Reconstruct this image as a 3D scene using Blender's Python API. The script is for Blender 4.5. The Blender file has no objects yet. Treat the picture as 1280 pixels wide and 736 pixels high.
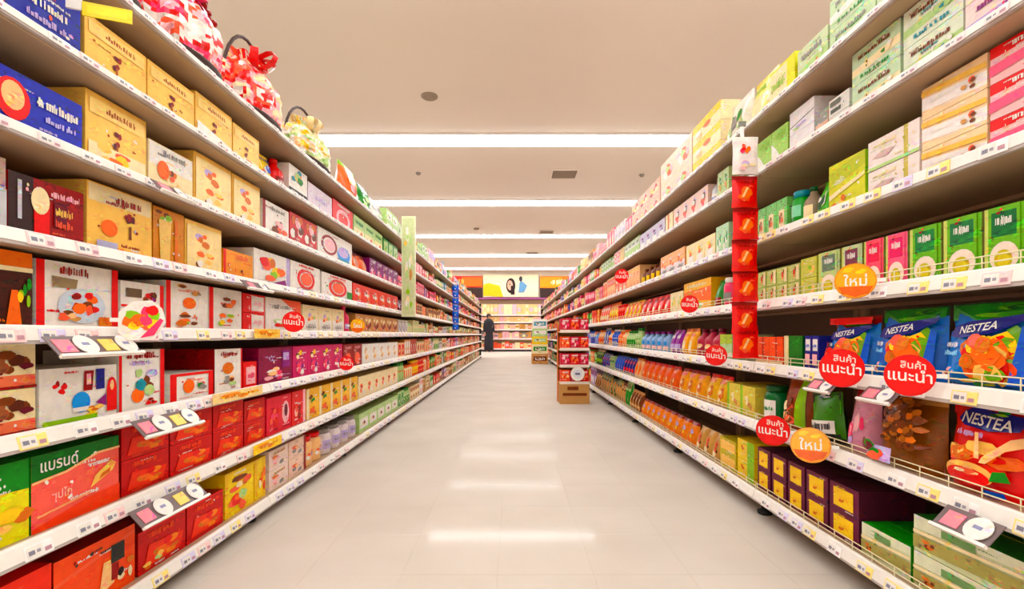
import bpy, bmesh, math, random
from mathutils import Vector, Matrix
from math import pi, sin, cos

# ------------------------------------------------------------------ camera, world, exposure
F = 600.0                 # focal length in pixels of the 1280x736 frame
VX, VY = 640.0, 418.0     # vanishing point of the aisle
CAM_H = 0.75
sc = bpy.context.scene
COL = sc.collection
cd = bpy.data.cameras.new('camera')
cam = bpy.data.objects.new('camera', cd)
COL.objects.link(cam)
cd.sensor_width = 36.0
cd.lens = F / 1280.0 * 36.0
cd.shift_y = (VY - 368.0) / 1280.0
cd.clip_start = 0.02
cam.location = (0, 0, CAM_H)
cam.rotation_euler = (pi / 2, 0, 0)
sc.camera = cam
w = bpy.data.worlds.new('world')
sc.world = w
w.use_nodes = True
w.node_tree.nodes['Background'].inputs[0].default_value = (1.0, 0.93, 0.85, 1)
w.node_tree.nodes['Background'].inputs[1].default_value = 0.3
vs = sc.view_settings
vs.view_transform = 'Standard'
vs.look = 'None'
vs.gamma = 1.0
vs.use_curve_mapping = False
vs.exposure = 0.1
LAMP_STRENGTH = 15.6
LAMP_COLOR = (0.93, 0.985, 1.0)

random.seed(7)

# ------------------------------------------------------------------ colours
def s2l(c):
    return tuple(((v / 255.0) / 12.92 if v / 255.0 <= 0.04045 else ((v / 255.0 + 0.055) / 1.055) ** 2.4) for v in c)
C = dict(red=(222, 24, 22), crimson=(150, 14, 22), orange=(243, 120, 24), gold=(252, 202, 122), cream=(244, 226, 186),
         white=(240, 234, 228), pink=(238, 84, 120), palepink=(247, 190, 196), purple=(140, 44, 122), maroon=(104, 20, 40),
         yellow=(244, 206, 30), green=(28, 138, 52), palegreen=(188, 214, 150), lime=(152, 196, 40), blue=(30, 92, 196),
         navy=(40, 42, 128), lilac=(196, 176, 220), brown=(122, 62, 28), tan=(208, 154, 100), black=(28, 22, 22),
         grey=(150, 146, 142), teal=(20, 146, 160), skyblue=(60, 150, 220), salmon=(240, 110, 84), amber=(214, 120, 20),
         darkgreen=(10, 82, 40), peach=(250, 200, 150), silver=(200, 200, 204))
NAMES = dict(palepink='pale pink', palegreen='pale green', skyblue='sky blue', darkgreen='dark green')
def cn(k):
    return NAMES.get(k, k)
def lin(c):
    if isinstance(c, str):
        c = C[c]
    r = s2l(c)
    y = 0.25 * r[0] + 0.6 * r[1] + 0.15 * r[2]          # inks are strongly saturated
    return tuple(min(1.0, max(0.0, y + (v - y) * 1.22)) ** 1.06 for v in r)

# ------------------------------------------------------------------ materials
def nodemat(name):
    m = bpy.data.materials.new(name)
    m.use_nodes = True
    nt = m.node_tree
    return m, nt, nt.nodes['Principled BSDF']

def solid(name, rgb, rough=0.5, metal=0.0, var=0.06, scale=30.0, bump=0.0, coat=0.0):
    m, nt, b = nodemat(name)
    n = nt.nodes.new('ShaderNodeTexNoise')
    n.inputs['Scale'].default_value = scale
    tc = nt.nodes.new('ShaderNodeTexCoord')
    nt.links.new(tc.outputs['Object'], n.inputs['Vector'])
    r = nt.nodes.new('ShaderNodeMapRange')
    r.inputs['To Min'].default_value = 1 - var
    r.inputs['To Max'].default_value = 1 + var
    nt.links.new(n.outputs['Fac'], r.inputs['Value'])
    mx = nt.nodes.new('ShaderNodeMix')
    mx.data_type = 'RGBA'
    mx.blend_type = 'MULTIPLY'
    mx.inputs['Factor'].default_value = 1
    mx.inputs['A'].default_value = (*s2l(rgb), 1)
    nt.links.new(r.outputs['Result'], mx.inputs['B'])
    nt.links.new(mx.outputs['Result'], b.inputs['Base Color'])
    b.inputs['Roughness'].default_value = rough
    b.inputs['Metallic'].default_value = metal
    b.inputs['Coat Weight'].default_value = coat
    if bump:
        bp = nt.nodes.new('ShaderNodeBump')
        bp.inputs['Strength'].default_value = bump
        bp.inputs['Distance'].default_value = 0.004
        nt.links.new(n.outputs['Fac'], bp.inputs['Height'])
        nt.links.new(bp.outputs['Normal'], b.inputs['Normal'])
    return m

def printed(name, rough, coat=0.0, metal=0.0, bump=0.0, bscale=40.0, var=0.10, fleck=0.16):
    m, nt, b = nodemat(name)
    L = nt.links.new
    a = nt.nodes.new('ShaderNodeAttribute')
    a.attribute_name = 'Col'
    tc = nt.nodes.new('ShaderNodeTexCoord')
    n = nt.nodes.new('ShaderNodeTexNoise')
    n.inputs['Scale'].default_value = bscale
    n.inputs['Detail'].default_value = 4
    L(tc.outputs['Object'], n.inputs['Vector'])
    r = nt.nodes.new('ShaderNodeMapRange')
    r.inputs['From Min'].default_value = 0.25
    r.inputs['From Max'].default_value = 0.75
    r.inputs['To Min'].default_value = 1 - var
    r.inputs['To Max'].default_value = 1 + var
    L(n.outputs['Fac'], r.inputs['Value'])
    mx = nt.nodes.new('ShaderNodeMix')
    mx.data_type = 'RGBA'
    mx.blend_type = 'MULTIPLY'
    mx.inputs['Factor'].default_value = 1
    L(a.outputs['Color'], mx.inputs['A'])
    L(r.outputs['Result'], mx.inputs['B'])
    # fine print: small flecks of ink, colours taken from a cell pattern
    mp = nt.nodes.new('ShaderNodeMapping')
    mp.inputs['Scale'].default_value = (1.0, 1.0, 2.6)
    L(tc.outputs['Object'], mp.inputs['Vector'])
    v = nt.nodes.new('ShaderNodeTexVoronoi')
    v.inputs['Scale'].default_value = 85
    L(mp.outputs['Vector'], v.inputs['Vector'])
    n2 = nt.nodes.new('ShaderNodeTexNoise')
    n2.inputs['Scale'].default_value = 26
    L(tc.outputs['Object'], n2.inputs['Vector'])
    r2 = nt.nodes.new('ShaderNodeMapRange')
    r2.inputs['From Min'].default_value = 0.5
    r2.inputs['From Max'].default_value = 0.62
    r2.inputs['To Min'].default_value = 0.0
    r2.inputs['To Max'].default_value = fleck
    L(n2.outputs['Fac'], r2.inputs['Value'])
    m2 = nt.nodes.new('ShaderNodeMix')
    m2.data_type = 'RGBA'
    m2.blend_type = 'OVERLAY'
    L(r2.outputs['Result'], m2.inputs['Factor'])
    L(mx.outputs['Result'], m2.inputs['A'])
    L(v.outputs['Color'], m2.inputs['B'])
    L(m2.outputs['Result'], b.inputs['Base Color'])
    b.inputs['Roughness'].default_value = rough
    b.inputs['Specular IOR Level'].default_value = 0.22
    b.inputs['Coat Weight'].default_value = coat * 0.6
    b.inputs['Coat Roughness'].default_value = 0.15
    b.inputs['Metallic'].default_value = metal
    if bump:
        bp = nt.nodes.new('ShaderNodeBump')
        bp.inputs['Strength'].default_value = bump
        bp.inputs['Distance'].default_value = 0.006
        L(n.outputs['Fac'], bp.inputs['Height'])
        L(bp.outputs['Normal'], b.inputs['Normal'])
    return m

M_CARD = printed('printed_card', 0.42, fleck=0.7)
M_FILM = printed('printed_film', 0.3, coat=0.35, bump=0.35, bscale=22, var=0.18, fleck=0.5)
M_FOIL = printed('gold_foil_card', 0.34, metal=0.08, var=0.16, bscale=18, fleck=0.4)
M_FLAT = printed('plain_card', 0.45, var=0.04, fleck=0.0)
M_PLAS = printed('printed_plastic', 0.28, coat=0.2)
M_SHELF = solid('shelf_enamel', (184, 154, 122), 0.42, var=0.05, scale=9)  # cream deepened to tan: shade of the board undersides put into the colour
M_RAIL = solid('rail_plastic', (236, 230, 224), 0.3, var=0.04, scale=14)
M_PANEL = solid('panel_enamel', (130, 108, 88), 0.55, var=0.06, scale=6)
M_DARK = solid('dark_kick_and_shade', (46, 38, 34), 0.6)
M_RUB = solid('black_rubber', (24, 22, 22), 0.7)
M_WIRE = solid('wire_enamel', (232, 220, 176), 0.35)
M_WHITE = solid('white_plastic', (240, 236, 232), 0.4, var=0.02)
M_STEEL = solid('steel', (150, 146, 140), 0.35, metal=0.8)
M_CEIL = solid('ceiling_board', (230, 216, 204), 0.85, var=0.02, scale=1.3)
M_WALL = solid('wall_paint', (232, 216, 194), 0.8, var=0.03, scale=2)
M_WICK = solid('dark_wicker', (60, 32, 24), 0.6, var=0.35, scale=120, bump=0.8)
M_KRAFT = solid('kraft_board', (196, 138, 66), 0.7, var=0.1, scale=25)
M_SKIN = solid('skin', (196, 140, 110), 0.5, var=0.03)
M_HAIR = solid('black_hair', (26, 18, 16), 0.45, var=0.2, scale=90)
M_DRESS = solid('black_cloth', (30, 24, 34), 0.8, var=0.15, scale=60)
M_GRILL = solid('grey_grille', (150, 130, 112), 0.6, var=0.15, scale=200)
M_VENT = solid('vent_dark', (84, 70, 60), 0.6)

def emit(name, rgb, strength):
    m = bpy.data.materials.new(name)
    m.use_nodes = True
    nt = m.node_tree
    nt.nodes.clear()
    o = nt.nodes.new('ShaderNodeOutputMaterial')
    e = nt.nodes.new('ShaderNodeEmission')
    e.inputs[0].default_value = (*rgb, 1)
    e.inputs[1].default_value = strength
    nt.links.new(e.outputs[0], o.inputs[0])
    return m
M_LAMP = emit('lamp_diffuser', LAMP_COLOR, LAMP_STRENGTH)

def floor_mat(name, joints):
    m, nt, b = nodemat(name)
    tc = nt.nodes.new('ShaderNodeTexCoord')
    n = nt.nodes.new('ShaderNodeTexNoise')
    n.inputs['Scale'].default_value = 2.2
    n.inputs['Detail'].default_value = 5
    geo = nt.nodes.new('ShaderNodeNewGeometry')
    nt.links.new(geo.outputs['Position'], n.inputs['Vector'])
    cr = nt.nodes.new('ShaderNodeValToRGB')
    cr.color_ramp.elements[0].position = 0.3
    cr.color_ramp.elements[0].color = (*s2l((205, 192, 179)), 1)
    cr.color_ramp.elements[1].position = 0.7
    cr.color_ramp.elements[1].color = (*s2l((215, 203, 191)), 1)
    nt.links.new(n.outputs['Fac'], cr.inputs['Fac'])
    out = cr.outputs['Color']
    if joints:
        br = nt.nodes.new('ShaderNodeTexBrick')
        br.offset = 0.0
        br.inputs['Scale'].default_value = 1.0
        br.inputs['Mortar Size'].default_value = 0.0012
        br.inputs['Brick Width'].default_value = 0.3
        br.inputs['Row Height'].default_value = 0.3
        br.inputs['Color1'].default_value = (1, 1, 1, 1)
        br.inputs['Color2'].default_value = (0.985, 0.98, 0.98, 1)
        br.inputs['Mortar'].default_value = (0.93, 0.91, 0.89, 1)
        mp = nt.nodes.new('ShaderNodeMapping')
        mp.inputs['Location'].default_value = (0.045, -0.9, 0)
        nt.links.new(geo.outputs['Position'], mp.inputs['Vector'])
        nt.links.new(mp.outputs['Vector'], br.inputs['Vector'])
        mx = nt.nodes.new('ShaderNodeMix')
        mx.data_type = 'RGBA'
        mx.blend_type = 'MULTIPLY'
        mx.inputs['Factor'].default_value = 1
        nt.links.new(out, mx.inputs['A'])
        nt.links.new(br.outputs['Color'], mx.inputs['B'])
        out = mx.outputs['Result']
    else:
        oi = nt.nodes.new('ShaderNodeObjectInfo')
        r = nt.nodes.new('ShaderNodeMapRange')
        r.inputs['To Min'].default_value = 0.985
        r.inputs['To Max'].default_value = 1.005
        nt.links.new(oi.outputs['Random'], r.inputs['Value'])
        mx = nt.nodes.new('ShaderNodeMix')
        mx.data_type = 'RGBA'
        mx.blend_type = 'MULTIPLY'
        mx.inputs['Factor'].default_value = 1
        nt.links.new(out, mx.inputs['A'])
        nt.links.new(r.outputs['Result'], mx.inputs['B'])
        out = mx.outputs['Result']
    # worn vinyl: matt body with a thin, even wax sheen
    nt.links.new(out, b.inputs['Base Color'])
    b.inputs['Roughness'].default_value = 0.9
    b.inputs['Specular IOR Level'].default_value = 0.05
    gl = nt.nodes.new('ShaderNodeBsdfGlossy')
    gl.inputs['Roughness'].default_value = 0.075
    ms = nt.nodes.new('ShaderNodeMixShader')
    ms.inputs[0].default_value = 0.034
    nt.links.new(b.outputs[0], ms.inputs[1])
    nt.links.new(gl.outputs[0], ms.inputs[2])
    nt.links.new(ms.outputs[0], nt.nodes['Material Output'].inputs['Surface'])
    return m
M_FLOOR = floor_mat('vinyl_floor', True)
M_TILE = floor_mat('vinyl_tile', False)

# ------------------------------------------------------------------ object helpers
USED = {}
def tag(o, label=None, cat=None, group=None, kind=None):
    if label:
        if len(label.split()) > 16: print("LONG", label)
        USED.setdefault(label, []).append(o.name)
        o['label'] = label
    if cat:
        o['category'] = cat
    if group:
        o['group'] = group
    if kind:
        o['kind'] = kind
    return o

def link(name, me, parent=None, loc=None, rot=None):
    o = bpy.data.objects.new(name, me)
    COL.objects.link(o)
    if parent is not None:
        o.parent = parent
    if loc is not None:
        o.location = loc
    if rot is not None:
        o.rotation_euler = rot
    return o

def empty(name, loc=(0, 0, 0), rz=0.0):
    o = bpy.data.objects.new(name, None)
    o.empty_display_size = 0.05
    COL.objects.link(o)
    o.location = loc
    o.rotation_euler = (0, 0, rz)
    return o

class MB:
    """Collects coloured polygons into one mesh."""
    def __init__(self):
        self.v, self.f, self.c, self.s = [], [], [], []
    def poly(self, pts, col, smooth=False):
        i = len(self.v)
        self.v += [tuple(p) for p in pts]
        self.f.append(tuple(range(i, i + len(pts))))
        self.c.append(col)
        self.s.append(smooth)
    def box(self, x0, x1, y0, y1, z0, z1, col=(0.8, 0.8, 0.8), top=None, side=None, skip=''):
        top = top or col
        side = side or col
        if 'f' not in skip: self.poly([(x0, y0, z0), (x1, y0, z0), (x1, y0, z1), (x0, y0, z1)], col)
        if 'b' not in skip: self.poly([(x1, y1, z0), (x0, y1, z0), (x0, y1, z1), (x1, y1, z1)], col)
        if 'l' not in skip: self.poly([(x0, y1, z0), (x0, y0, z0), (x0, y0, z1), (x0, y1, z1)], side)
        if 'r' not in skip: self.poly([(x1, y0, z0), (x1, y1, z0), (x1, y1, z1), (x1, y0, z1)], side)
        if 't' not in skip: self.poly([(x0, y0, z1), (x1, y0, z1), (x1, y1, z1), (x0, y1, z1)], top)
        if 'd' not in skip: self.poly([(x0, y1, z0), (x1, y1, z0), (x1, y0, z0), (x0, y0, z0)], side)
    def grid(self, P, colf, smooth=True):
        """P: rows of points; colf(r,c) colour of a cell; shared vertices"""
        base = len(self.v)
        R, Cn = len(P), len(P[0])
        for row in P:
            self.v += [tuple(p) for p in row]
        for r in range(R - 1):
            for c in range(Cn - 1):
                self.f.append((base + r * Cn + c, base + r * Cn + c + 1, base + (r + 1) * Cn + c + 1, base + (r + 1) * Cn + c))
                self.c.append(colf(r, c))
                self.s.append(smooth)
    def lathe(self, prof, n, col, cx=0.0, cy=0.0, smooth=True, colf=None, sx=1.0, sy=1.0):
        base = len(self.v)
        for (r, z) in prof:
            for k in range(n):
                a = 2 * pi * k / n
                self.v.append((cx + r * sx * cos(a), cy + r * sy * sin(a), z))
        for i in range(len(prof) - 1):
            for k in range(n):
                k2 = (k + 1) % n
                self.f.append((base + i * n + k, base + i * n + k2, base + (i + 1) * n + k2, base + (i + 1) * n + k))
                self.c.append(colf(i) if colf else col)
                self.s.append(smooth)
        self.f.append(tuple(base + k for k in range(n - 1, -1, -1))); self.c.append(col); self.s.append(False)
        e = base + (len(prof) - 1) * n
        self.f.append(tuple(e + k for k in range(n))); self.c.append(colf(len(prof) - 2) if colf else col); self.s.append(False)
    def tube(self, pts, r, col=(0.8, 0.8, 0.8), n=6):
        pts = [Vector(p) for p in pts]
        base = len(self.v)
        for i, p in enumerate(pts):
            d = (pts[min(i + 1, len(pts) - 1)] - pts[max(i - 1, 0)]).normalized()
            a = d.orthogonal().normalized() if i == 0 else (a - d * a.dot(d)).normalized()
            b = d.cross(a)
            for k in range(n):
                t = 2 * pi * k / n
                self.v.append(tuple(p + a * r * cos(t) + b * r * sin(t)))
        for i in range(len(pts) - 1):
            for k in range(n):
                k2 = (k + 1) % n
                self.f.append((base + i * n + k, base + i * n + k2, base + (i + 1) * n + k2, base + (i + 1) * n + k))
                self.c.append(col); self.s.append(True)
        self.f.append(tuple(base + k for k in range(n - 1, -1, -1))); self.c.append(col); self.s.append(False)
        e = base + (len(pts) - 1) * n
        self.f.append(tuple(e + k for k in range(n))); self.c.append(col); self.s.append(False)
    def mesh(self, name, mat):
        me = bpy.data.meshes.new(name)
        me.from_pydata(self.v, [], self.f)
        at = me.color_attributes.new('Col', 'FLOAT_COLOR', 'CORNER')
        buf = []
        for f, c in zip(self.f, self.c):
            buf += [c[0], c[1], c[2], 1.0] * len(f)
        at.data.foreach_set('color', buf)
        me.polygons.foreach_set('use_smooth', self.s)
        me.materials.append(mat)
        me.update()
        return me
    def obj(self, name, mat, parent=None, loc=None, rot=None):
        return link(name, self.mesh(name, mat), parent, loc, rot)

# ------------------------------------------------------------------ lettering (cached triangles, unit height)
_TX = {}
def glyphs(text):
    if text in _TX:
        return _TX[text]
    cu = bpy.data.curves.new('lettering', 'FONT')
    cu.body = text
    cu.resolution_u = 2
    cu.offset = 0.012
    ob = bpy.data.objects.new('lettering', cu)
    COL.objects.link(ob)
    dg = bpy.context.evaluated_depsgraph_get()
    ev = ob.evaluated_get(dg)
    me = ev.to_mesh()
    vs_ = [(v.co.x, v.co.y) for v in me.vertices]
    fs = [tuple(p.vertices) for p in me.polygons]
    ev.to_mesh_clear()
    bpy.data.objects.remove(ob)
    bpy.data.curves.remove(cu)
    if not vs_:
        vs_, fs = [(0, 0), (1, 0), (1, 1), (0, 1)], [(0, 1, 2, 3)]
    x0 = min(p[0] for p in vs_); x1 = max(p[0] for p in vs_)
    y0 = min(p[1] for p in vs_); y1 = max(p[1] for p in vs_)
    hh = max(y1 - y0, 1e-4)
    out = ([((p[0] - (x0 + x1) / 2) / hh, (p[1] - (y0 + y1) / 2) / hh) for p in vs_], fs, (x1 - x0) / hh)
    _TX[text] = out
    return out

# ------------------------------------------------------------------ printed artwork
# art items in front-face coordinates u,v (0..1): R rect, E ellipse, P polygon, T text, S unreadable small print, B blobs, G ring
def draw(mb, art, W, H, surf, sub=1, eps=0.0004):
    """surf(u, v, lift) -> 3D point"""
    lay = 0
    def add(pts, c):
        mb.poly([surf(u, v, lift) for u, v in pts], lin(c))
    for a in art:
        lay += 1
        lift = eps * (1 + 0.6 * lay)
        k = a[0]
        if k == 'R':
            _, x0, y0, x1, y1, c = a
            n = sub
            for i in range(n):
                for j in range(n):
                    add([(x0 + (x1 - x0) * i / n, y0 + (y1 - y0) * j / n), (x0 + (x1 - x0) * (i + 1) / n, y0 + (y1 - y0) * j / n),
                         (x0 + (x1 - x0) * (i + 1) / n, y0 + (y1 - y0) * (j + 1) / n), (x0 + (x1 - x0) * i / n, y0 + (y1 - y0) * (j + 1) / n)], c)
        elif k == 'E':
            _, cx, cy, rx, ry, c = a
            n = 16
            ring = [(cx + rx * cos(2 * pi * i / n), cy + ry * sin(2 * pi * i / n)) for i in range(n)]
            if sub == 1:
                add(ring, c)
            else:
                for i in range(n):
                    p, q = ring[i], ring[(i + 1) % n]
                    mp_, mq = ((p[0] + cx) / 2, (p[1] + cy) / 2), ((q[0] + cx) / 2, (q[1] + cy) / 2)
                    add([(cx, cy), mp_, mq], c)
                    add([mp_, p, q, mq], c)
        elif k == 'G':
            _, cx, cy, rx, ry, t, c = a
            n = 18
            for i in range(n):
                a0, a1 = 2 * pi * i / n, 2 * pi * (i + 1) / n
                add([(cx + rx * t * cos(a0), cy + ry * t * sin(a0)), (cx + rx * cos(a0), cy + ry * sin(a0)),
                     (cx + rx * cos(a1), cy + ry * sin(a1)), (cx + rx * t * cos(a1), cy + ry * t * sin(a1))], c)
        elif k == 'P':
            add(a[1], a[2])
        elif k == 'T':
            _, txt, cx, cy, h, c = a[:6]
            vv, ff, asp = glyphs(txt)
            hw = h * H / W
            if len(a) > 6 and asp * hw > a[6]:
                hw = a[6] / asp
            skew = a[7] if len(a) > 7 else 0.0
            for f in ff:
                add([(cx + vv[i][0] * hw, cy + vv[i][1] * h + vv[i][0] * hw * skew) for i in f], c)
        elif k == 'S':
            _, cx, cy, ww, hh, c = a
            rr = random.Random(int(cx * 977 + cy * 131 + ww * 71))
            x = cx - ww / 2
            while x < cx + ww / 2:
                l = ww * rr.uniform(0.025, 0.075)
                y0_ = cy - hh * rr.choice([0.5, 0.5, 0.5, 0.7])
                y1_ = cy + hh * rr.choice([0.5, 0.5, 0.2, 0.75])
                x1_ = min(x + l, cx + ww / 2)
                add([(x, y0_), (x1_, y0_), (x1_, y1_), (x, y1_)], c)
                x += l * rr.choice([1.25, 1.3, 1.35, 2.2])
        elif k == 'B':
            _, cx, cy, rx, ry, n, cols = a
            rr = random.Random(int(cx * 389 + cy * 733 + n * 17 + rx * 991))
            for i in range(n):
                lift = eps * (1 + 0.6 * lay + 0.25 * i)
                px, py = cx + rx * rr.uniform(-0.7, 0.7), cy + ry * rr.uniform(-0.7, 0.7)
                sx, sy = rx * rr.uniform(0.25, 0.5), ry * rr.uniform(0.25, 0.5)
                m = 9
                ph = rr.uniform(0, 6)
                add([(px + sx * rr.uniform(0.75, 1.1) * cos(2 * pi * q / m + ph), py + sy * rr.uniform(0.75, 1.1) * sin(2 * pi * q / m + ph)) for q in range(m)], cols[i % len(cols)])
            lay += n * 0.4

def sku_box(W, H, D, base, art, side=None, top=None, mat=None):
    mb = MB()
    b = lin(base)
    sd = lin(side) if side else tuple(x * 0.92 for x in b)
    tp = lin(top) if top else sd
    e = 0.0012
    # body with thin chamfers along the vertical front edges
    mb.box(-W / 2, W / 2, 0, D, 0, H, b, top=tp, side=sd)
    # folded flap seam standing proud on the top and sides
    mb.box(-W / 2 - 0.0006, W / 2 + 0.0006, D * 0.46, D * 0.48, 0.002, H + 0.0008, sd, skip='d')
    cols = [x[-1] if isinstance(x[-1], (str, tuple)) and x[0] in 'RESG' else None for x in art]
    cols = [c for c in cols if c] + ['white']
    rr = random.Random(int(W * 9999) + int(H * 777) + len(art))
    extra = []
    for q in range(7):
        y = rr.choice([rr.uniform(0.05, 0.3), rr.uniform(0.6, 0.93)])
        extra.append(('S', rr.uniform(0.2, 0.8), y, rr.uniform(0.12, 0.34), rr.uniform(0.018, 0.04), rr.choice(cols)))
    for q in range(4):
        extra.append(('B', rr.uniform(0.12, 0.88), rr.uniform(0.16, 0.84), 0.05, min(0.1, 0.05 * W / H), 2, [rr.choice(cols), rr.choice(cols)]))
    draw(mb, (art[:1] + extra + art[1:]) if len(art) else extra, W, H, lambda u, v, l: ((u - 0.5) * W, -l, v * H), eps=0.0002)
    return mb.mesh('carton', mat or M_CARD)

def sku_pouch(W, H, T, base, art, top=None, bottom=None, n=8, seed=1, sag=0.0, clear=None):
    rr = random.Random(seed)
    mb = MB()
    b = lin(base)
    t_ = lin(top) if top else b
    bt = lin(bottom) if bottom else b
    ph = [rr.uniform(0, 6) for _ in range(4)]
    def thick(u, v):
        e = max(0.0, 1 - abs(2 * u - 1) ** 3)
        p = (1 - max(0.0, (v - 0.12) / 0.88) ** 2.2) * min(1.0, 0.72 + v * 2.4)
        wob = 1 + 0.10 * sin(7 * u + ph[0]) * sin(6 * v + ph[1])
        return T * (e ** 0.7) * p * wob
    def edge(v):
        return 1 - 0.05 * sin(pi * min(1, v * 1.02)) + 0.01 * sin(9 * v + ph[2])
    def front(u, v, l):
        return ((u - 0.5) * W * edge(v), T - thick(u, v) - l + sag * v * v, v * H + 0.004 * H * sin(8 * u + ph[3]) * v)
    def back(u, v):
        return ((u - 0.5) * W * edge(v), T + thick(u, v) + sag * v * v, v * H + 0.004 * H * sin(8 * u + ph[3]) * v)
    def colf(r, c):
        if r >= n - 1: return t_
        if r == 0: return bt
        return b
    mb.grid([[front(c / n, r / n, 0) for c in range(n + 1)] for r in range(n + 1)], colf)
    mb.grid([[back(1 - c / n, r / n) for c in range(n + 1)] for r in range(n + 1)], colf)
    mb.poly([front(c / n, 0, 0) for c in range(n + 1)][::-1] + [back(c / n, 0) for c in range(1, n)], bt)
    draw(mb, art, W, H, front, sub=4, eps=0.0012)
    return mb.mesh('pouch', M_FILM)

def sku_round(R, H, base, art, kind='jar', lidcol='red', seg=16):
    """body mesh and lid mesh of a jar, bottle or tin"""
    mb = MB()
    b = lin(base)
    if kind == 'bottle':
        prof = [(R * 0.92, 0), (R, H * 0.03), (R, H * 0.58), (R * 0.9, H * 0.66), (R * 0.42, H * 0.8), (R * 0.36, H * 0.9)]
        lid = [(R * 0.42, H * 0.88), (R * 0.42, H * 0.99), (R * 0.36, H)]
        v0, v1 = 0.1, 0.56
    elif kind == 'tin':
        prof = [(R, 0), (R * 1.02, H * 0.02), (R * 0.99, H * 0.05), (R * 0.99, H * 0.92), (R, H * 0.94)]
        lid = [(R * 1.03, H * 0.92), (R * 1.03, H * 0.985), (R * 0.94, H)]
        v0, v1 = 0.06, 0.9
    else:
        prof = [(R * 0.93, 0), (R, H * 0.05), (R, H * 0.7), (R * 0.94, H * 0.78), (R * 0.8, H * 0.82), (R * 0.8, H * 0.86)]
        lid = [(R * 0.86, H * 0.83), (R * 0.88, H * 0.97), (R * 0.8, H)]
        v0, v1 = 0.1, 0.68
    mb.lathe(prof, seg, b, cy=R)
    W = R * 2.2
    def surf(u, v, l):
        a = -pi / 2 + (u - 0.5) * 2.2
        return ((R + 0.0008 + l) * cos(a), R + (R + 0.0008 + l) * sin(a), (v0 + v * (v1 - v0)) * H)
    draw(mb, art, W, H * (v1 - v0), surf, sub=4, eps=0.0006)
    lb = MB()
    lb.lathe(lid, seg, lin(lidcol), cy=R)
    return mb.mesh('jar_body', M_PLAS), lb.mesh('lid', M_PLAS)

# ------------------------------------------------------------------ room shell
def plane_obj(name, quads, mat):
    mb = MB()
    for q in quads:
        mb.poly(q, (0.8, 0.8, 0.8))
    o = mb.obj(name, mat)
    o['kind'] = 'structure'
    return o
RX, RY0, RY1, RZ = 7.0, -4.0, 21.6, 3.58
TX0, TX1, TY0, TY1 = -1.245, 1.155, 0.9, 4.5       # field of loose floor tiles (8 x 12 of 0.3 m)
def hq(x0, x1, y0, y1, z):
    return [(x0, y0, z), (x1, y0, z), (x1, y1, z), (x0, y1, z)]
floor = plane_obj('floor', [hq(-RX, TX0, RY0, RY1, 0), hq(TX1, RX, RY0, RY1, 0), hq(TX0, TX1, RY0, TY0, 0), hq(TX0, TX1, TY1, RY1, 0),
                            hq(TX0, TX1, TY0, TY1, -0.001)], M_FLOOR)
tb = MB()
g = 0.0003
e = 0.0004
tb.poly([(-0.15 + g + e, -0.15 + g + e, 0), (0.15 - g - e, -0.15 + g + e, 0), (0.15 - g - e, 0.15 - g - e, 0), (-0.15 + g + e, 0.15 - g - e, 0)], (0.8, 0.8, 0.8))
for k in range(4):
    R_ = Matrix.Rotation(k * pi / 2, 3, 'Z')
    a, b = 0.15 - g, 0.15 - g - e
    tb.poly([R_ @ Vector((-b, -b, 0)), R_ @ Vector((-a, -a, -e)), R_ @ Vector((a, -a, -e)), R_ @ Vector((b, -b, 0))], (0.8, 0.8, 0.8))
tile_me = tb.mesh('floor_tile', M_TILE)
for i in range(8):
    for j in range(12):
        link('floor_tile', tile_me, floor, (TX0 + 0.15 + 0.3 * i, TY0 + 0.15 + 0.3 * j, 0), (0, 0, random.randrange(4) * pi / 2))
plane_obj('ceiling', [hq(-RX, RX, RY0, RY1, RZ)[::-1]], M_CEIL)
plane_obj('wall_left', [[(-RX, RY0, 0), (-RX, RY1, 0), (-RX, RY1, RZ), (-RX, RY0, RZ)]], M_WALL)
plane_obj('wall_right', [[(RX, RY1, 0), (RX, RY0, 0), (RX, RY0, RZ), (RX, RY1, RZ)]], M_WALL)
plane_obj('wall_back', [[(-RX, RY1, 0), (RX, RY1, 0), (RX, RY1, RZ), (-RX, RY1, RZ)]], M_WALL)
plane_obj('wall_front', [[(RX, RY0, 0), (-RX, RY0, 0), (-RX, RY0, RZ), (RX, RY0, RZ)]], M_WALL)

# ------------------------------------------------------------------ ceiling lamps: continuous rows across the aisle
ROWS = [-3.0, 0.3, 3.6, 6.95, 10.25, 13.7, 17.05, 20.4]
ORDN = ['nearest', 'second', 'third', 'fourth', 'farthest']
for i, y in enumerate(ROWS):
    t = empty('ceiling_light', (0, y, RZ))
    if i >= 3:
        tag(t, 'long white strip light across the ceiling, %s row in view' % ORDN[i - 3], 'ceiling light', 'ceiling strip light rows')
    else:
        tag(t, 'long white ceiling strip light overhead, %s the frame' % ['behind the camera outside', 'above the camera outside', 'just over the top edge of'][i], 'ceiling light', 'ceiling strip light rows')
    hb = MB()
    hb.box(-6, 6, -0.2, 0.2, -0.02, 0)
    hb.obj('housing', M_WHITE, t)
    lb = MB()
    lb.box(-5.95, 5.95, -0.155, 0.155, -0.045, -0.02, skip='t')
    lb.obj('diffuser', M_LAMP, t)

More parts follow.
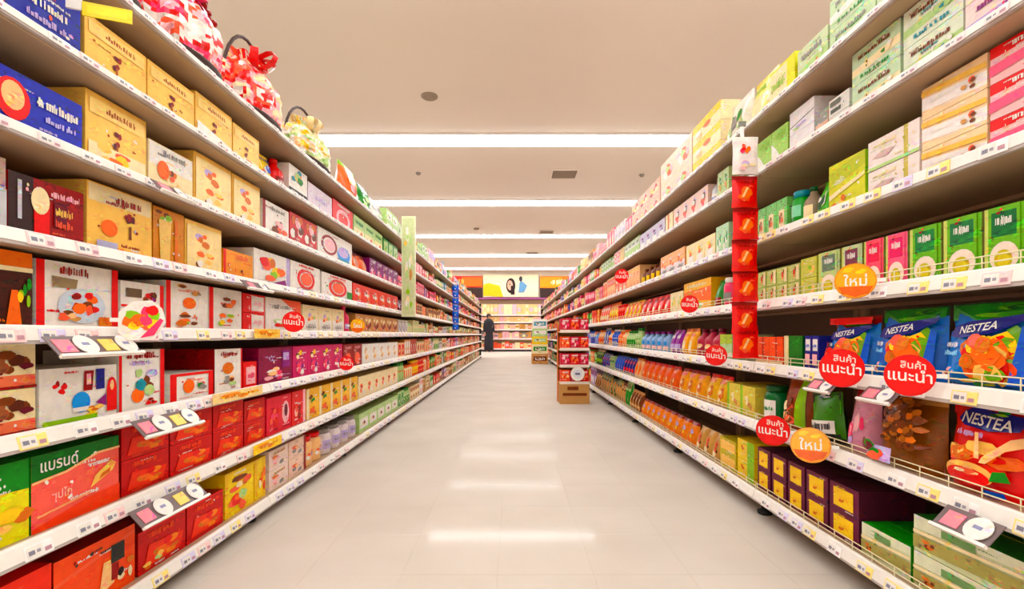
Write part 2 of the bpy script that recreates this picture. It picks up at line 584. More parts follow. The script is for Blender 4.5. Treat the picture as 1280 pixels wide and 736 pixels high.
# ------------------------------------------------------------------ ceiling fittings
def disc_fit(name, label, cat, x, y, r, th, mat):
    t = empty(name, (x, y, RZ))
    tag(t, label, cat)
    a = MB(); a.lathe([(r, 0), (r, -th * 0.4), (r * 0.85, -th)][::-1], 20, (0.7, 0.7, 0.7)); a.obj('rim', mat, t)
    b = MB(); b.lathe([(r * 0.6, -th * 1.3), (r * 0.7, -th)], 20, (0.5, 0.5, 0.5)); b.obj('grille', M_GRILL, t)
disc_fit('ceiling_speaker', 'round grey speaker grille in the ceiling nearest the camera', 'speaker', -0.98, 5.7, 0.1, 0.02, M_GRILL)
disc_fit('smoke_detector', 'tiny round detector on ceiling between first and second strip lights, left', 'smoke detector', -1.64, 8.4, 0.045, 0.03, M_STEEL)
disc_fit('smoke_detector', 'tiny round detector on ceiling between first and second strip lights, right', 'smoke detector', 2.3, 8.5, 0.045, 0.03, M_STEEL)
disc_fit('smoke_detector', 'small grey detector between second and third strip lights, left of centre', 'smoke detector', -0.95, 12.8, 0.08, 0.03, M_GRILL)
def vent(x, y, wd, label):
    t = empty('air_vent', (x, y, RZ))
    tag(t, label, 'air vent')
    f = MB()
    for (a0, a1, b0, b1) in ((-wd / 2, wd / 2, -wd / 2, -wd / 2 + 0.04), (-wd / 2, wd / 2, wd / 2 - 0.04, wd / 2), (-wd / 2, -wd / 2 + 0.04, -wd / 2 + 0.04, wd / 2 - 0.04), (wd / 2 - 0.04, wd / 2, -wd / 2 + 0.04, wd / 2 - 0.04)):
        f.box(a0, a1, b0, b1, -0.02, 0)
    f.obj('frame', M_CEIL, t)
    bk = MB(); bk.box(-wd / 2 + 0.04, wd / 2 - 0.04, -wd / 2 + 0.04, wd / 2 - 0.04, -0.004, 0); bk.obj('backing', M_VENT, t)
    s = MB(); s.poly([(-wd / 2 + 0.05, -0.02, -0.006), (wd / 2 - 0.05, -0.02, -0.006), (wd / 2 - 0.05, 0.015, -0.02), (-wd / 2 + 0.05, 0.015, -0.02)], (0.5, 0.5, 0.5))
    me = s.mesh('slat', M_GRILL)
    for k in range(5):
        link('slat', me, t, (0, -wd / 2 + 0.08 + k * (wd - 0.16) / 4, 0))
vent(0.92, 8.45, 0.5, 'square louvred air vent in ceiling between first two strip lights')
vent(0.95, 13.2, 0.45, 'small dark air vent in ceiling between second and third strip lights')
vent(0.7, 16.6, 0.45, 'farthest air vent in ceiling before the fourth strip light')

# ------------------------------------------------------------------ gondola shelving
LZ = [1.627, 1.405, 1.182, 0.965, 0.77, 0.55, 0.325, 0.085]
RZS = [1.65, 1.422, 1.15, 0.89, 0.638, 0.40, 0.115]
RAILH = dict(L=[0.024, 0.024, 0.028, 0.034, 0.04, 0.038, 0.042, 0.04], R=[0.024, 0.026, 0.034, 0.044, 0.044, 0.044, 0.042])
JOINTS = [0.55, 1.97] + [1.97 + 1.05 * k for k in range(1, 15)]
NB = dict(L=14, R=15)
SHZ = dict(L=LZ, R=RZS)
ROT = dict(L=pi / 2, R=-pi / 2)
SGN = dict(L=-1, R=1)
SIDEW = dict(L='left', R='right')
def W(side, d, setb=0.0):
    return (SGN[side] * (1.0 + setb), d)

def slab_mesh(ln, name, y0, y1, z0, z1, mat):
    mb = MB()
    mb.box(-ln / 2, ln / 2, y0, y1, z0, z1)
    return mb.mesh(name, mat)
_bm = {}
def cached(key, fn):
    if key not in _bm:
        _bm[key] = fn()
    return _bm[key]

def tag_mesh(wd, hh, tint):
    mb = MB()
    mb.box(-wd / 2, wd / 2, -0.002, 0, 0, hh, lin(tint))
    draw(mb, [('R', 0.06, 0.1, 0.62, 0.9, 'white'), ('R', 0.12, 0.3, 0.34, 0.62, (140, 138, 150)), ('R', 0.4, 0.35, 0.54, 0.58, (165, 160, 168)), ('R', 0.68, 0.2, 0.92, 0.5, (190, 150, 160))],
         wd, hh, lambda u, v, l: ((u - 0.5) * wd, -0.002 - l, v * hh))
    return mb.mesh('price_tag', M_CARD)
TAGS = [tag_mesh(0.06, 0.028, t) for t in ((250, 246, 244), (248, 214, 214), (252, 232, 160), (226, 216, 240))]
TAGS_S = [tag_mesh(0.05, 0.018, t) for t in ((250, 246, 244), (240, 226, 226))]

def rail_mesh(ln, h, tilt):
    mb = MB()
    # rounded lip, sloping ticket face, clear-plastic lower flange set back a little, greyed to paint in its shade
    z1 = 0.008
    z0 = z1 - h
    y0 = -0.006 - tilt
    zf = z0 + h * 0.2
    P = [(0.006, z1), (0.0, z1), (-0.004, z1 - 0.004), (y0, zf), (y0 + 0.002, zf - 0.001), (y0 + 0.002, z0), (0.006, z0)]
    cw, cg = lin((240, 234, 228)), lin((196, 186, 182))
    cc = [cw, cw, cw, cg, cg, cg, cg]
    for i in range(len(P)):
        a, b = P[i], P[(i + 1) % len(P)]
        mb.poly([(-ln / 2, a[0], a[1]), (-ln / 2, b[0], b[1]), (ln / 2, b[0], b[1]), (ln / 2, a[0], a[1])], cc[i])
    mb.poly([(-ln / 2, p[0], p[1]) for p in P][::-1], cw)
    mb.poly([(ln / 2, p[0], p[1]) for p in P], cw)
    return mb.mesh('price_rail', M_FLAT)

def wire_mesh(ln):
    mb = MB()
    for z in (0.02, 0.034):
        mb.tube([(-ln / 2, 0.004, z), (ln / 2, 0.004, z)], 0.0017, n=5)
    k = int(ln / 0.075)
    for i in range(k + 1):
        x = -ln / 2 + 0.004 + (ln - 0.008) * i / k
        mb.tube([(x, 0.004, 0.0), (x, 0.004, 0.035)], 0.0015, n=5)
    return mb.mesh('wire_guard', M_WIRE)

BAYORD = ['nearest', 'second', 'third', 'fourth', 'fifth', 'sixth', 'seventh', 'eighth', 'ninth', 'tenth', 'eleventh', 'twelfth', 'thirteenth', 'fourteenth', 'fifteenth']
for side in 'LR':
    for b in range(NB[side]):
        y0, y1 = JOINTS[b], JOINTS[b + 1]
        ln = round(y1 - y0, 4) - 0.004
        x, ym = W(side, (y0 + y1) / 2)
        t = empty('shelf_bay', (x, ym, 0), ROT[side])
        nm = BAYORD[b] if b < NB[side] - 1 else 'farthest'
        tag(t, 'cream steel supermarket shelf bay on the %s of the aisle, %s from the camera' % (SIDEW[side], nm), 'shelf unit', 'shelf bays along the %s of the aisle' % SIDEW[side])
        link('back_panel', cached(('bp', ln), lambda: slab_mesh(ln, 'back_panel', 0.45, 0.465, 0.03, 1.70, M_PANEL)), t)
        link('kick_or_shade_plate', cached(('kp', ln), lambda: slab_mesh(ln, 'kick_or_shade_plate', 0.12, 0.135, 0.004, 0.05, M_DARK)), t)  # dark strip added to stand for the shade under the open base
        for s in (-1, 1):
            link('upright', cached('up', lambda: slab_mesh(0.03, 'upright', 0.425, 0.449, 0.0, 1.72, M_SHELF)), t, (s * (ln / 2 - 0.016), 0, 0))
        def foot():
            mb = MB()
            mb.lathe([(0.028, 0.0), (0.03, 0.012), (0.014, 0.016), (0.012, 0.05)], 12, (0.1, 0.1, 0.1))
            return mb.mesh('foot', M_RUB)
        link('foot', cached('foot', foot), t, (ln / 2 - 0.04, 0.06, 0))
        if b == NB[side] - 1:
            link('end_panel', cached('ep' + side, lambda: slab_mesh(0.02, 'end_panel', 0.0, 0.465, 0.0, 1.75, M_DARK)), t, ((1 if side == 'L' else -1) * (ln / 2 + 0.012), 0, 0))
        for i, z in enumerate(SHZ[side]):
            h = RAILH[side][i]
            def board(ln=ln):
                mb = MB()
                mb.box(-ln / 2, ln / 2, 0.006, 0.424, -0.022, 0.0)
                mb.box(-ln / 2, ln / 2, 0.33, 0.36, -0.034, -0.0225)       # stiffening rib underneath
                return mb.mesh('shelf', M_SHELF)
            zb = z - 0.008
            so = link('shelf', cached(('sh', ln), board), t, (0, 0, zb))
            tilt = 0.0 if i < 3 else (0.004 if i < 5 else 0.007)
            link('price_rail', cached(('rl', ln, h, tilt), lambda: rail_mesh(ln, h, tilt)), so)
            if side == 'R' and i >= 3 and b < 4:
                link('wire_guard', cached(('wg', ln), lambda: wire_mesh(ln)), so)
            if b < 5:
                rr = random.Random(b * 31 + i * 7 + (side == 'R') * 99)
                xx = -ln / 2 + rr.uniform(0.05, 0.14)
                while xx < ln / 2 - 0.05:
                    small = h < 0.034
                    me = rr.choice(TAGS_S if small else TAGS)
                    hh = 0.018 if small else 0.028
                    ang = math.atan2(tilt + 0.002, h - 0.008)
                    zt = 0.004 - (h - 0.004) + (0.003 if small else 0.004)
                    fy = -0.0066 - tilt + tilt * (0.003 / h)
                    link('price_tag', me, so, (xx, fy, zt), (-ang, 0, 0))
                    xx += rr.uniform(0.072, 0.15)

# ------------------------------------------------------------------ products
SHELFN = dict(L=['top', 'second', 'third', 'fourth', 'fifth', 'sixth', 'seventh', 'bottom'], R=['top', 'second', 'third', 'fourth', 'fifth', 'sixth', 'bottom'])
def ordn(n):
    s = 'th' if 10 <= n % 100 <= 20 else {1: 'st', 2: 'nd', 3: 'rd'}.get(n % 10, 'th')
    return '%d%s' % (n, s)
COUNT = {}
CURSOR = {}
NPROD = [0]
def where(side, i):
    s = SHELFN[side][i]
    return '%s %s shelf' % (SIDEW[side], s if s in ('top', 'bottom') else s + '-from-top')
def put(side, i, dc, w_, desc, cat, name, builder, h, setb, stack=1, group=None, yaw=0.0, zoff=0.0):
    """place one facing (or a stack of them) centred at depth dc on shelf i"""
    key = (side, i)
    COUNT[key] = COUNT.get(key, 0) + 1
    k = COUNT[key]
    x, y = W(side, dc, setb)
    for q in range(stack):
        z = SHZ[side][i] - 0.0074 + q * (h + 0.0014) + zoff
        o = builder((x, y, z), ROT[side] + yaw)
        lvl = '' if stack == 1 else (['lower', 'upper'] if stack == 2 else ['lowest', 'middle', 'uppermost'] if stack == 3 else ['lowest', 'second-lowest', 'second-highest', 'topmost'])[q] + ' '
        tag(o, '%s%s, %s from camera on %s' % (lvl, desc, ordn(k), where(side, i)), cat, group or ('products on the ' + where(side, i)))
        NPROD[0] += 1

def px2d(side, x, setb):
    return F * (1 + setb) / ((VX - x) if side == 'L' else (x - VX))

def make_builder(shape, w_, h, D, base, art, kw, name):
    if shape == 'box':
        me = sku_box(w_, h, D, base, art, kw.get('side'), kw.get('top'), kw.get('mat'))
        return lambda loc, rz: link(name, me, None, loc, (0, 0, rz))
    if shape == 'pouch':
        T = min(D, 0.12) / 2
        me = sku_pouch(w_, h, T, base, art, kw.get('top'), kw.get('bottom'), kw.get('n', 8), kw.get('seed', 1), kw.get('sag', 0.0))
        roll = kw.get('roll', 0.0)
        def bd(loc, rz):
            o = link(name, me, None, loc, (0, 0, rz))
            if roll:
                o.rotation_euler = (Matrix.Rotation(rz, 3, 'Z') @ Matrix.Rotation(roll, 3, 'Y')).to_euler()
            return o
        return bd
    body, lid = sku_round(w_ / 2, h, base, art, shape, kw.get('lid', 'red'), kw.get('seg', 16))
    def bd(loc, rz):
        t = empty(name, loc, rz)
        link('body', body, t)
        link('lid', lid, t)
        return t
    return bd

DEFNAME = dict(box='carton', pouch='pouch', jar='jar', bottle='bottle', tin='tin')
DEFCAT = dict(box='box', pouch='bag', jar='jar', bottle='bottle', tin='tin')
def I(sd, i, x0, x1, h, desc, base, art=(), shape='box', D=0.2, setb=None, n=1, stack=1, name=None, cat=None, **kw):
    """a facing given by its left/right pixel columns in the photograph's frame"""
    if setb is None:
        setb = 0.06 if SHZ[sd][i] > CAM_H else 0.035
    d0, d1 = sorted((px2d(sd, x0, setb), px2d(sd, x1, setb)))
    cur = CURSOR.get((sd, i), 0.0)
    d0 = max(d0, cur)
    wd = (d1 - d0) / n
    w_ = wd - 0.003
    if shape in ('jar', 'bottle', 'tin'):
        w_ = min(w_, D)
    nm = name or DEFNAME[shape]
    bd = make_builder(shape, w_, h, D, base, list(art), kw, nm)
    for q in range(n):
        put(sd, i, d0 + wd * (q + 0.5), w_, desc, cat or DEFCAT[shape], nm, bd, h, setb, stack, yaw=kw.get('yaw', 0.0), zoff=kw.get('zoff', 0.0))
    CURSOR[(sd, i)] = d1

# ---- gift baskets and toppers on the left top shelf
def basket(side, i, d, wd, hgt, label, cols, bowcol, tray=True, handle=False, setb=0.135, seed=3, flowers=None):
    rr = random.Random(seed)
    x, y = W(side, d, setb)
    COUNT[(side, i)] = COUNT.get((side, i), 0) + 1
    t = empty('gift_basket', (x, y, SHZ[side][i] - 0.0074), ROT[side])
    tag(t, label, 'gift basket', 'gift baskets on the left top shelf')
    a, bdep = wd / 2, 0.11
    if tray:
        m = MB()
        m.lathe([(0.78, 0), (0.86, 0.012), (0.98, 0.05), (1.0, 0.056), (0.94, 0.056), (0.8, 0.016)], 24, (0.2, 0.1, 0.08), sx=a, sy=bdep)
        m.obj('tray', M_WICK, t)
    m = MB()
    n, rows = 64, 20
    z0 = 0.03 if tray else 0.0
    ph = [rr.uniform(0, 6) for _ in range(6)]
    P = []
    for r in range(rows + 1):
        f = r / rows
        prof = (0.84 + 0.2 * sin(pi * min(1, f * 1.2)) ** 0.8) * (1 - max(0, f - 0.64) / 0.36 * 0.72)
        if f > 0.9:
            prof += (f - 0.9) * 3.2
        row = []
        for k in range(n):
            an = 2 * pi * k / n
            q = prof * (1 + 0.05 * sin(9 * an + ph[0] + 3 * f) + 0.035 * sin(17 * an + ph[1] - 5 * f) + rr.uniform(-0.03, 0.03))
            row.append((a * 0.92 * q * cos(an), bdep * 0.92 * q * sin(an), z0 + (hgt - z0) * f + (0.006 * sin(7 * an + ph[2]) + rr.uniform(-0.003, 0.003)) * (r > 0)))
        row.append(row[0])
        P.append(row)
    cl = [lin(c) for c in cols]
    def colf(r, c):
        an = 2 * pi * c / n
        s = sin(3 * an + 0.35 * r + ph[3]) + sin(5 * an - 0.5 * r + ph[4]) + 0.8 * sin(0.9 * r + ph[5])
        k = int((s + 2.8) / 5.6 * len(cl) * 1.3 + rr.uniform(-0.07, 0.07))
        return cl[k % len(cl)]
    m.grid(P, colf, smooth=False)
    m.poly(P[0][:-1][::-1], cl[0]); m.poly(P[-1][:-1], cl[0])
    m.obj('wrapping', M_FILM, t)
    # bow: loops and tails
    bz = hgt * 0.9
    for k in range(7):
        an = 2 * pi * k / 7 + rr.uniform(-0.2, 0.2)
        m = MB()
        L = 0.085 * rr.uniform(0.8, 1.2)
        wv = 0.016
        pts = [(L * (1 - cos(q)) * 0.5 * (1 if q <= pi else 1), 0.028 * sin(q)) for q in [2 * pi * j / 10 for j in range(11)]]
        G = [[(p[0] * cos(an) - s * wv * sin(an), p[0] * sin(an) + s * wv * cos(an) - bdep * 0.25, bz + 0.012 + p[1] + p[0] * 0.35) for s in (-1, 1)] for p in pts]
        m.grid(G, lambda r, c: lin(bowcol))
        m.obj('bow_loop', M_FILM, t)
    for s in (-1, 1):
        m = MB()
        G = [[(s * (0.01 + 0.02 * j) + u * 0.009, -bdep * (0.5 + 0.06 * j) - 0.012 * sin(j * 1.3), bz - 0.028 * j) for u in (-1, 1)] for j in range(5)]
        m.grid(G, lambda r, c: lin(bowcol))
        m.obj('bow_tail', M_FILM, t)
    if handle:
        m = MB()
        m.tube([(a * 0.92 * cos(q), 0, 0.05 + (hgt * 1.3 - 0.05) * sin(q)) for q in [pi * j / 16 for j in range(17)]], 0.007, (0.2, 0.1, 0.05), 8)
        m.obj('handle', M_WICK, t)
    if flowers:
        for k in range(flowers[1]):
            m = MB()
            f = k / max(1, flowers[1] - 1)
            cx = a * (0.1 + 0.5 * f) + rr.uniform(-0.01, 0.01)
            m.lathe([(0.004, -0.012), (0.013, -0.004), (0.013, 0.004), (0.004, 0.012)], 8, lin(flowers[0]), cx=cx, cy=-bdep * 0.5 + rr.uniform(-0.015, 0.015))
            o = m.obj('flower_bead', M_FILM, t)
            o.location = (0, 0, hgt * (1.02 - 0.25 * f) + rr.uniform(-0.012, 0.012))

basket('L', 0, 1.25, 0.36, 0.31, 'red and pink wrapped gift basket at the near end of left top shelf', ['red', 'pink', 'red', 'salmon', 'palepink'], 'red', seed=5)
basket('L', 0, 1.63, 0.36, 0.31, 'pink and white wrapped gift basket with dark red beads on left top shelf', ['palepink', 'pink', 'red', 'white', 'white', 'salmon'], 'pink', seed=11, flowers=('crimson', 14))
basket('L', 0, 2.06, 0.42, 0.30, 'gift basket with arched handle and big red bow on left top shelf', ['red', 'white', 'salmon', 'red', 'palepink', 'cream'], 'red', handle=True, seed=17)
basket('L', 0, 2.62, 0.52, 0.27, 'cream and yellow wrapped gift basket with dark arched handle on left top shelf', ['cream', 'yellow', 'cream', 'palegreen', 'white', 'peach'], 'cream', handle=True, seed=23)
CURSOR[('L', 0)] = 2.92
TOPPERS = True

# ---- art shorthands
def gift_gold(v=0):
    a = [('R', 0.03, 0.03, 0.97, 0.97, (252, 204, 126)), ('R', 0.05, 0.72, 0.95, 0.92, (255, 216, 146)), ('S', 0.55, 0.82, 0.5, 0.06, (170, 90, 40)), ('B', 0.5, 0.48, 0.1, 0.14, 4, ['crimson', 'maroon']), ('R', 0.46, 0.28, 0.49, 0.42, (170, 96, 40))]
    if v == 1:
        a += [('R', 0.03, 0.03, 0.97, 0.34, 'cream'), ('B', 0.5, 0.2, 0.34, 0.16, 8, ['orange', 'gold', 'purple', 'salmon', 'yellow'])]
    if v == 2:
        a += [('R', 0.03, 0.1, 0.97, 0.9, (246, 222, 170)), ('B', 0.45, 0.66, 0.25, 0.16, 5, ['orange', 'amber', 'lilac']), ('B', 0.5, 0.28, 0.3, 0.16, 6, ['orange', 'gold', 'brown', 'white'])]
    return a
def disc_box(bg, disc):
    return [('R', 0.0, 0.0, 0.28, 1, (70, 70, 70)), ('R', 0.06, 0.4, 0.1, 0.95, 'silver'), ('R', 0.16, 0.35, 0.2, 0.95, 'silver'), ('B', 0.12, 0.2, 0.14, 0.18, 5, ['crimson', 'black', 'red']),
            ('E', 0.42, 0.55, 0.13, 0.32, 'red'), ('E', 0.42, 0.6, 0.085, 0.22, disc), ('S', 0.78, 0.68, 0.34, 0.12, 'white'), ('S', 0.8, 0.45, 0.26, 0.08, (200, 190, 230)), ('R', 0.5, 0.06, 0.98, 0.14, 'white')]
def white_red(pic, n=9):
    return [('R', 0.0, 0, 0.09, 1, 'red'), ('R', 0.91, 0, 1, 1, 'red'), ('S', 0.36, 0.88, 0.38, 0.08, 'crimson'), ('P', [(0.16, 0.62), (0.42, 0.66), (0.42, 0.8), (0.14, 0.78)], (150, 130, 100)),
            ('B', 0.56, 0.42, 0.26, 0.3, n, pic), ('R', 0.72, 0.06, 0.9, 0.2, 'amber')]
def ring_box():
    return [('G', 0.5, 0.5, 0.3, 0.36, 0.72, 'red'), ('E', 0.5, 0.5, 0.19, 0.22, 'salmon'), ('S', 0.5, 0.12, 0.6, 0.07, 'grey'), ('S', 0.5, 0.92, 0.5, 0.06, 'red')]

FRUIT = ['orange', 'amber', 'red', 'green', 'yellow', 'brown']
# ---- rest of the left top shelf
I('L', 0, 433, 453, 0.26, 'orange and yellow fruit bag with green top', 'orange', [('B', 0.5, 0.4, 0.4, 0.34, 14, ['orange', 'yellow', 'amber', 'gold', 'red'])], shape='pouch', D=0.12, top='lime', seed=51)
I('L', 0, 454, 468, 0.22, 'green snack bag with white print', 'green', [('B', 0.5, 0.4, 0.4, 0.3, 9, ['palegreen', 'white', 'lime', 'darkgreen']), ('S', 0.5, 0.8, 0.7, 0.1, 'white')], shape='pouch', D=0.1, top='darkgreen', seed=52)
I('L', 0, 469, 482, 0.2, 'white snack bag with grey green print', 'white', [('B', 0.5, 0.45, 0.4, 0.36, 9, ['palegreen', 'grey', 'green', 'silver'])], shape='pouch', D=0.1, seed=53)
I('L', 0, 483, 497, 0.1, 'pale green carton with white panel', 'palegreen', [('R', 0.1, 0.2, 0.9, 0.8, 'white'), ('B', 0.5, 0.5, 0.3, 0.25, 6, ['grey', 'green', 'palegreen'])], n=2, stack=2)
# ---- left second shelf
I('L', 1, -70, 101, 0.155, 'deep blue gift box with white print', (48, 56, 160), [('E', 0.3, 0.3, 0.07, 0.2, 'salmon'), ('S', 0.72, 0.62, 0.3, 0.1, 'white'), ('S', 0.7, 0.4, 0.34, 0.08, 'lilac'), ('R', 0.4, 0.72, 0.6, 0.95, (90, 110, 190))], side=(60, 60, 150))
I('L', 1, 105, 183, 0.155, 'plain gold gift box with red flower emblem', 'gold', gift_gold(), mat=M_FOIL, name='gift_box')
I('L', 1, 184, 243, 0.155, 'plain gold gift box with red flower emblem', 'gold', gift_gold(), mat=M_FOIL, name='gift_box')
I('L', 1, 244, 290, 0.17, 'gold gift box with white lower panel', 'gold', gift_gold() + [('P', [(0.03, 0.45), (0.97, 0.3), (0.97, 0.03), (0.03, 0.03)], 'white'), ('B', 0.6, 0.22, 0.1, 0.1, 3, ['crimson', 'brown'])], mat=M_FOIL, name='gift_box')
I('L', 1, 291, 324, 0.16, 'gold gift box with fruit picture corner', 'gold', gift_gold(1), mat=M_FOIL, name='gift_box')
I('L', 1, 325, 345, 0.14, 'small yellow and blue snack bag', 'yellow', [('B', 0.5, 0.4, 0.4, 0.3, 5, ['white', 'blue', 'amber']), ('S', 0.5, 0.8, 0.6, 0.1, 'navy')], shape='pouch', D=0.08)
I('L', 1, 346, 360, 0.16, 'red drink bottle with white label', 'red', [('R', 0.1, 0.2, 0.9, 0.8, 'crimson'), ('S', 0.5, 0.5, 0.6, 0.14, 'white')], shape='bottle', D=0.09, lid='red')
I('L', 1, 361, 384, 0.17, 'white carton with green and orange patches', 'white', [('R', 0, 0, 1, 0.36, 'black'), ('R', 0.1, 0.06, 0.45, 0.3, 'silver'), ('R', 0.55, 0.08, 0.9, 0.26, 'white'), ('B', 0.4, 0.75, 0.35, 0.22, 7, ['green', 'teal', 'orange', 'yellow', 'palegreen'])])
I('L', 1, 385, 415, 0.15, 'plain pale lilac and white carton', (226, 214, 226), [('R', 0.05, 0.0, 0.95, 0.2, 'white'), ('S', 0.5, 0.6, 0.5, 0.1, 'lilac')])
I('L', 1, 416, 441, 0.16, 'red carton with pale ring emblem', 'red', [('G', 0.5, 0.45, 0.34, 0.36, 0.7, 'palepink'), ('S', 0.5, 0.9, 0.6, 0.07, 'white')])
I('L', 1, 442, 478, 0.16, 'pale green carton with white print', 'palegreen', [('R', 0.05, 0.1, 0.95, 0.5, 'cream'), ('B', 0.5, 0.3, 0.3, 0.16, 5, ['salmon', 'green', 'white']), ('S', 0.5, 0.75, 0.7, 0.12, 'green')], n=3)
I('L', 1, 479, 497, 0.15, 'green carton with dark border', 'green', [('R', 0.12, 0.12, 0.88, 0.88, 'palegreen'), ('B', 0.5, 0.5, 0.25, 0.25, 4, ['green', 'lime'])], n=3)
# ---- left third shelf
I('L', 2, -70, 103, 0.138, 'blue drink gift box with glowing red disc', (52, 60, 176), disc_box(0, 'peach'), side='navy', name='gift_box')
I('L', 2, 106, 183, 0.19, 'tall gold gift box with fruit picture', 'gold', gift_gold(1), mat=M_FOIL, name='gift_box')
I('L', 2, 185, 241, 0.148, 'cream gift box with orange fruit picture', 'cream', [('R', 0.02, 0.55, 0.98, 0.98, 'white'), ('S', 0.55, 0.85, 0.5, 0.09, 'grey'), ('E', 0.3, 0.5, 0.13, 0.19, 'orange'), ('B', 0.5, 0.45, 0.14, 0.14, 4, ['amber', 'brown', 'salmon']), ('R', 0.02, 0.02, 0.98, 0.2, 'gold')], name='gift_box')
I('L', 2, 242, 289, 0.19, 'gold gift box with purple and orange pictures', 'gold', gift_gold(2), mat=M_FOIL, name='gift_box')
I('L', 2, 290, 325, 0.188, 'gold gift box with two orange pictures', 'gold', gift_gold(2), mat=M_FOIL, name='gift_box')
I('L', 2, 328, 361, 0.155, 'white carton with red spine and berries', 'white', [('R', 0, 0, 0.1, 1, 'crimson'), ('B', 0.6, 0.4, 0.3, 0.26, 7, ['salmon', 'brown', 'palepink', 'crimson']), ('S', 0.55, 0.85, 0.5, 0.08, 'grey')])
I('L', 2, 362, 396, 0.165, 'red patterned carton with white speckles', (206, 70, 70), [('B', 0.5, 0.6, 0.45, 0.35, 14, ['white', 'crimson', 'brown', 'palepink', 'amber']), ('S', 0.5, 0.14, 0.7, 0.1, 'maroon')], n=2)
I('L', 2, 397, 440, 0.17, 'white carton with red and blue swirl', 'white', [('G', 0.3, 0.55, 0.22, 0.33, 0.75, 'crimson'), ('E', 0.3, 0.55, 0.14, 0.2, 'palepink'), ('E', 0.72, 0.42, 0.2, 0.28, 'skyblue'), ('E', 0.7, 0.5, 0.16, 0.18, 'lilac'), ('R', 0.55, 0.12, 0.9, 0.25, 'teal')])
I('L', 2, 441, 461, 0.15, 'orange fruit snack pouch', 'orange', [('E', 0.5, 0.45, 0.3, 0.25, 'amber'), ('S', 0.5, 0.8, 0.6, 0.1, 'maroon')], shape='pouch', D=0.09, n=2, top='maroon')
I('L', 2, 462, 497, 0.15, 'purple and pink carton', 'purple', [('B', 0.5, 0.4, 0.4, 0.3, 8, ['lilac', 'pink', 'palepink', 'maroon']), ('S', 0.5, 0.85, 0.6, 0.1, 'white')], n=5)
# ---- left fourth shelf
I('L', 3, -70, 8, 0.16, 'grey and red carton behind the rail', (190, 160, 150), [('R', 0, 0, 1, 0.5, 'salmon'), ('R', 0.8, 0.0, 1, 0.6, 'silver')])
I('L', 3, 9, 105, 0.14, 'dark red drink gift box with white disc', (150, 26, 34), [('R', 0.0, 0.0, 0.3, 1, (60, 40, 40)), ('R', 0.1, 0.3, 0.15, 0.9, 'silver'), ('R', 0.3, 0, 0.5, 0.6, 'red'), ('E', 0.38, 0.66, 0.12, 0.22, 'cream'), ('S', 0.72, 0.82, 0.4, 0.08, 'palepink'), ('R', 0.56, 0.3, 0.74, 0.7, 'maroon'), ('S', 0.7, 0.55, 0.24, 0.1, 'gold'), ('S', 0.7, 0.35, 0.24, 0.1, 'salmon')], side='crimson', name='gift_box')
I('L', 3, 108, 190, 0.18, 'large gold gift box with red flower', 'gold', [('R', 0.02, 0.74, 0.98, 0.98, 'cream'), ('S', 0.6, 0.83, 0.4, 0.09, 'crimson'), ('B', 0.62, 0.55, 0.12, 0.14, 4, ['crimson', 'maroon']), ('R', 0.6, 0.3, 0.64, 0.5, 'brown'), ('E', 0.3, 0.4, 0.12, 0.12, 'orange'), ('R', 0.12, 0.05, 0.42, 0.2, (190, 190, 220))], mat=M_FOIL, name='gift_box')
I('L', 3, 191, 230, 0.175, 'amber gift box with pictured glass and blossoms', (210, 140, 40), [('B', 0.35, 0.85, 0.3, 0.12, 6, ['white', 'lime', 'brown']), ('P', [(0.2, 0.1), (0.5, 0.1), (0.55, 0.8), (0.15, 0.8)], (236, 200, 130)), ('R', 0.66, 0.1, 0.78, 0.85, 'amber')], mat=M_FOIL, name='gift_box')
I('L', 3, 231, 277, 0.17, 'gold gift box with paired orange fruit', 'gold', gift_gold(2), mat=M_FOIL, name='gift_box')
I('L', 3, 279, 316, 0.11, 'low orange gold box with small emblem', (238, 160, 80), [('R', 0.0, 0, 0.08, 1, 'red'), ('S', 0.6, 0.8, 0.4, 0.1, 'salmon'), ('B', 0.6, 0.35, 0.08, 0.14, 3, ['brown', 'red'])], mat=M_FOIL, name='gift_box')
I('L', 3, 317, 362, 0.15, 'white carton with yellow and red fruit', 'white', [('R', 0.9, 0, 1, 1, 'lilac'), ('P', [(0.3, 0.05), (0.85, 0.3), (0.9, 0.1), (0.6, 0.0)], 'purple'), ('B', 0.5, 0.5, 0.34, 0.36, 12, ['yellow', 'red', 'lime', 'amber', 'salmon', 'orange'])])
I('L', 3, 363, 400, 0.15, 'white carton with red ring emblem', 'white', ring_box())
I('L', 3, 402, 440, 0.145, 'white carton with red ring and green corner', 'white', ring_box() + [('R', 0.8, 0.1, 1, 0.45, 'green')])
I('L', 3, 441, 497, 0.14, 'orange red speckled carton', (226, 70, 40), [('B', 0.5, 0.45, 0.4, 0.35, 7, ['salmon', 'white', 'crimson', 'orange'])], n=6)
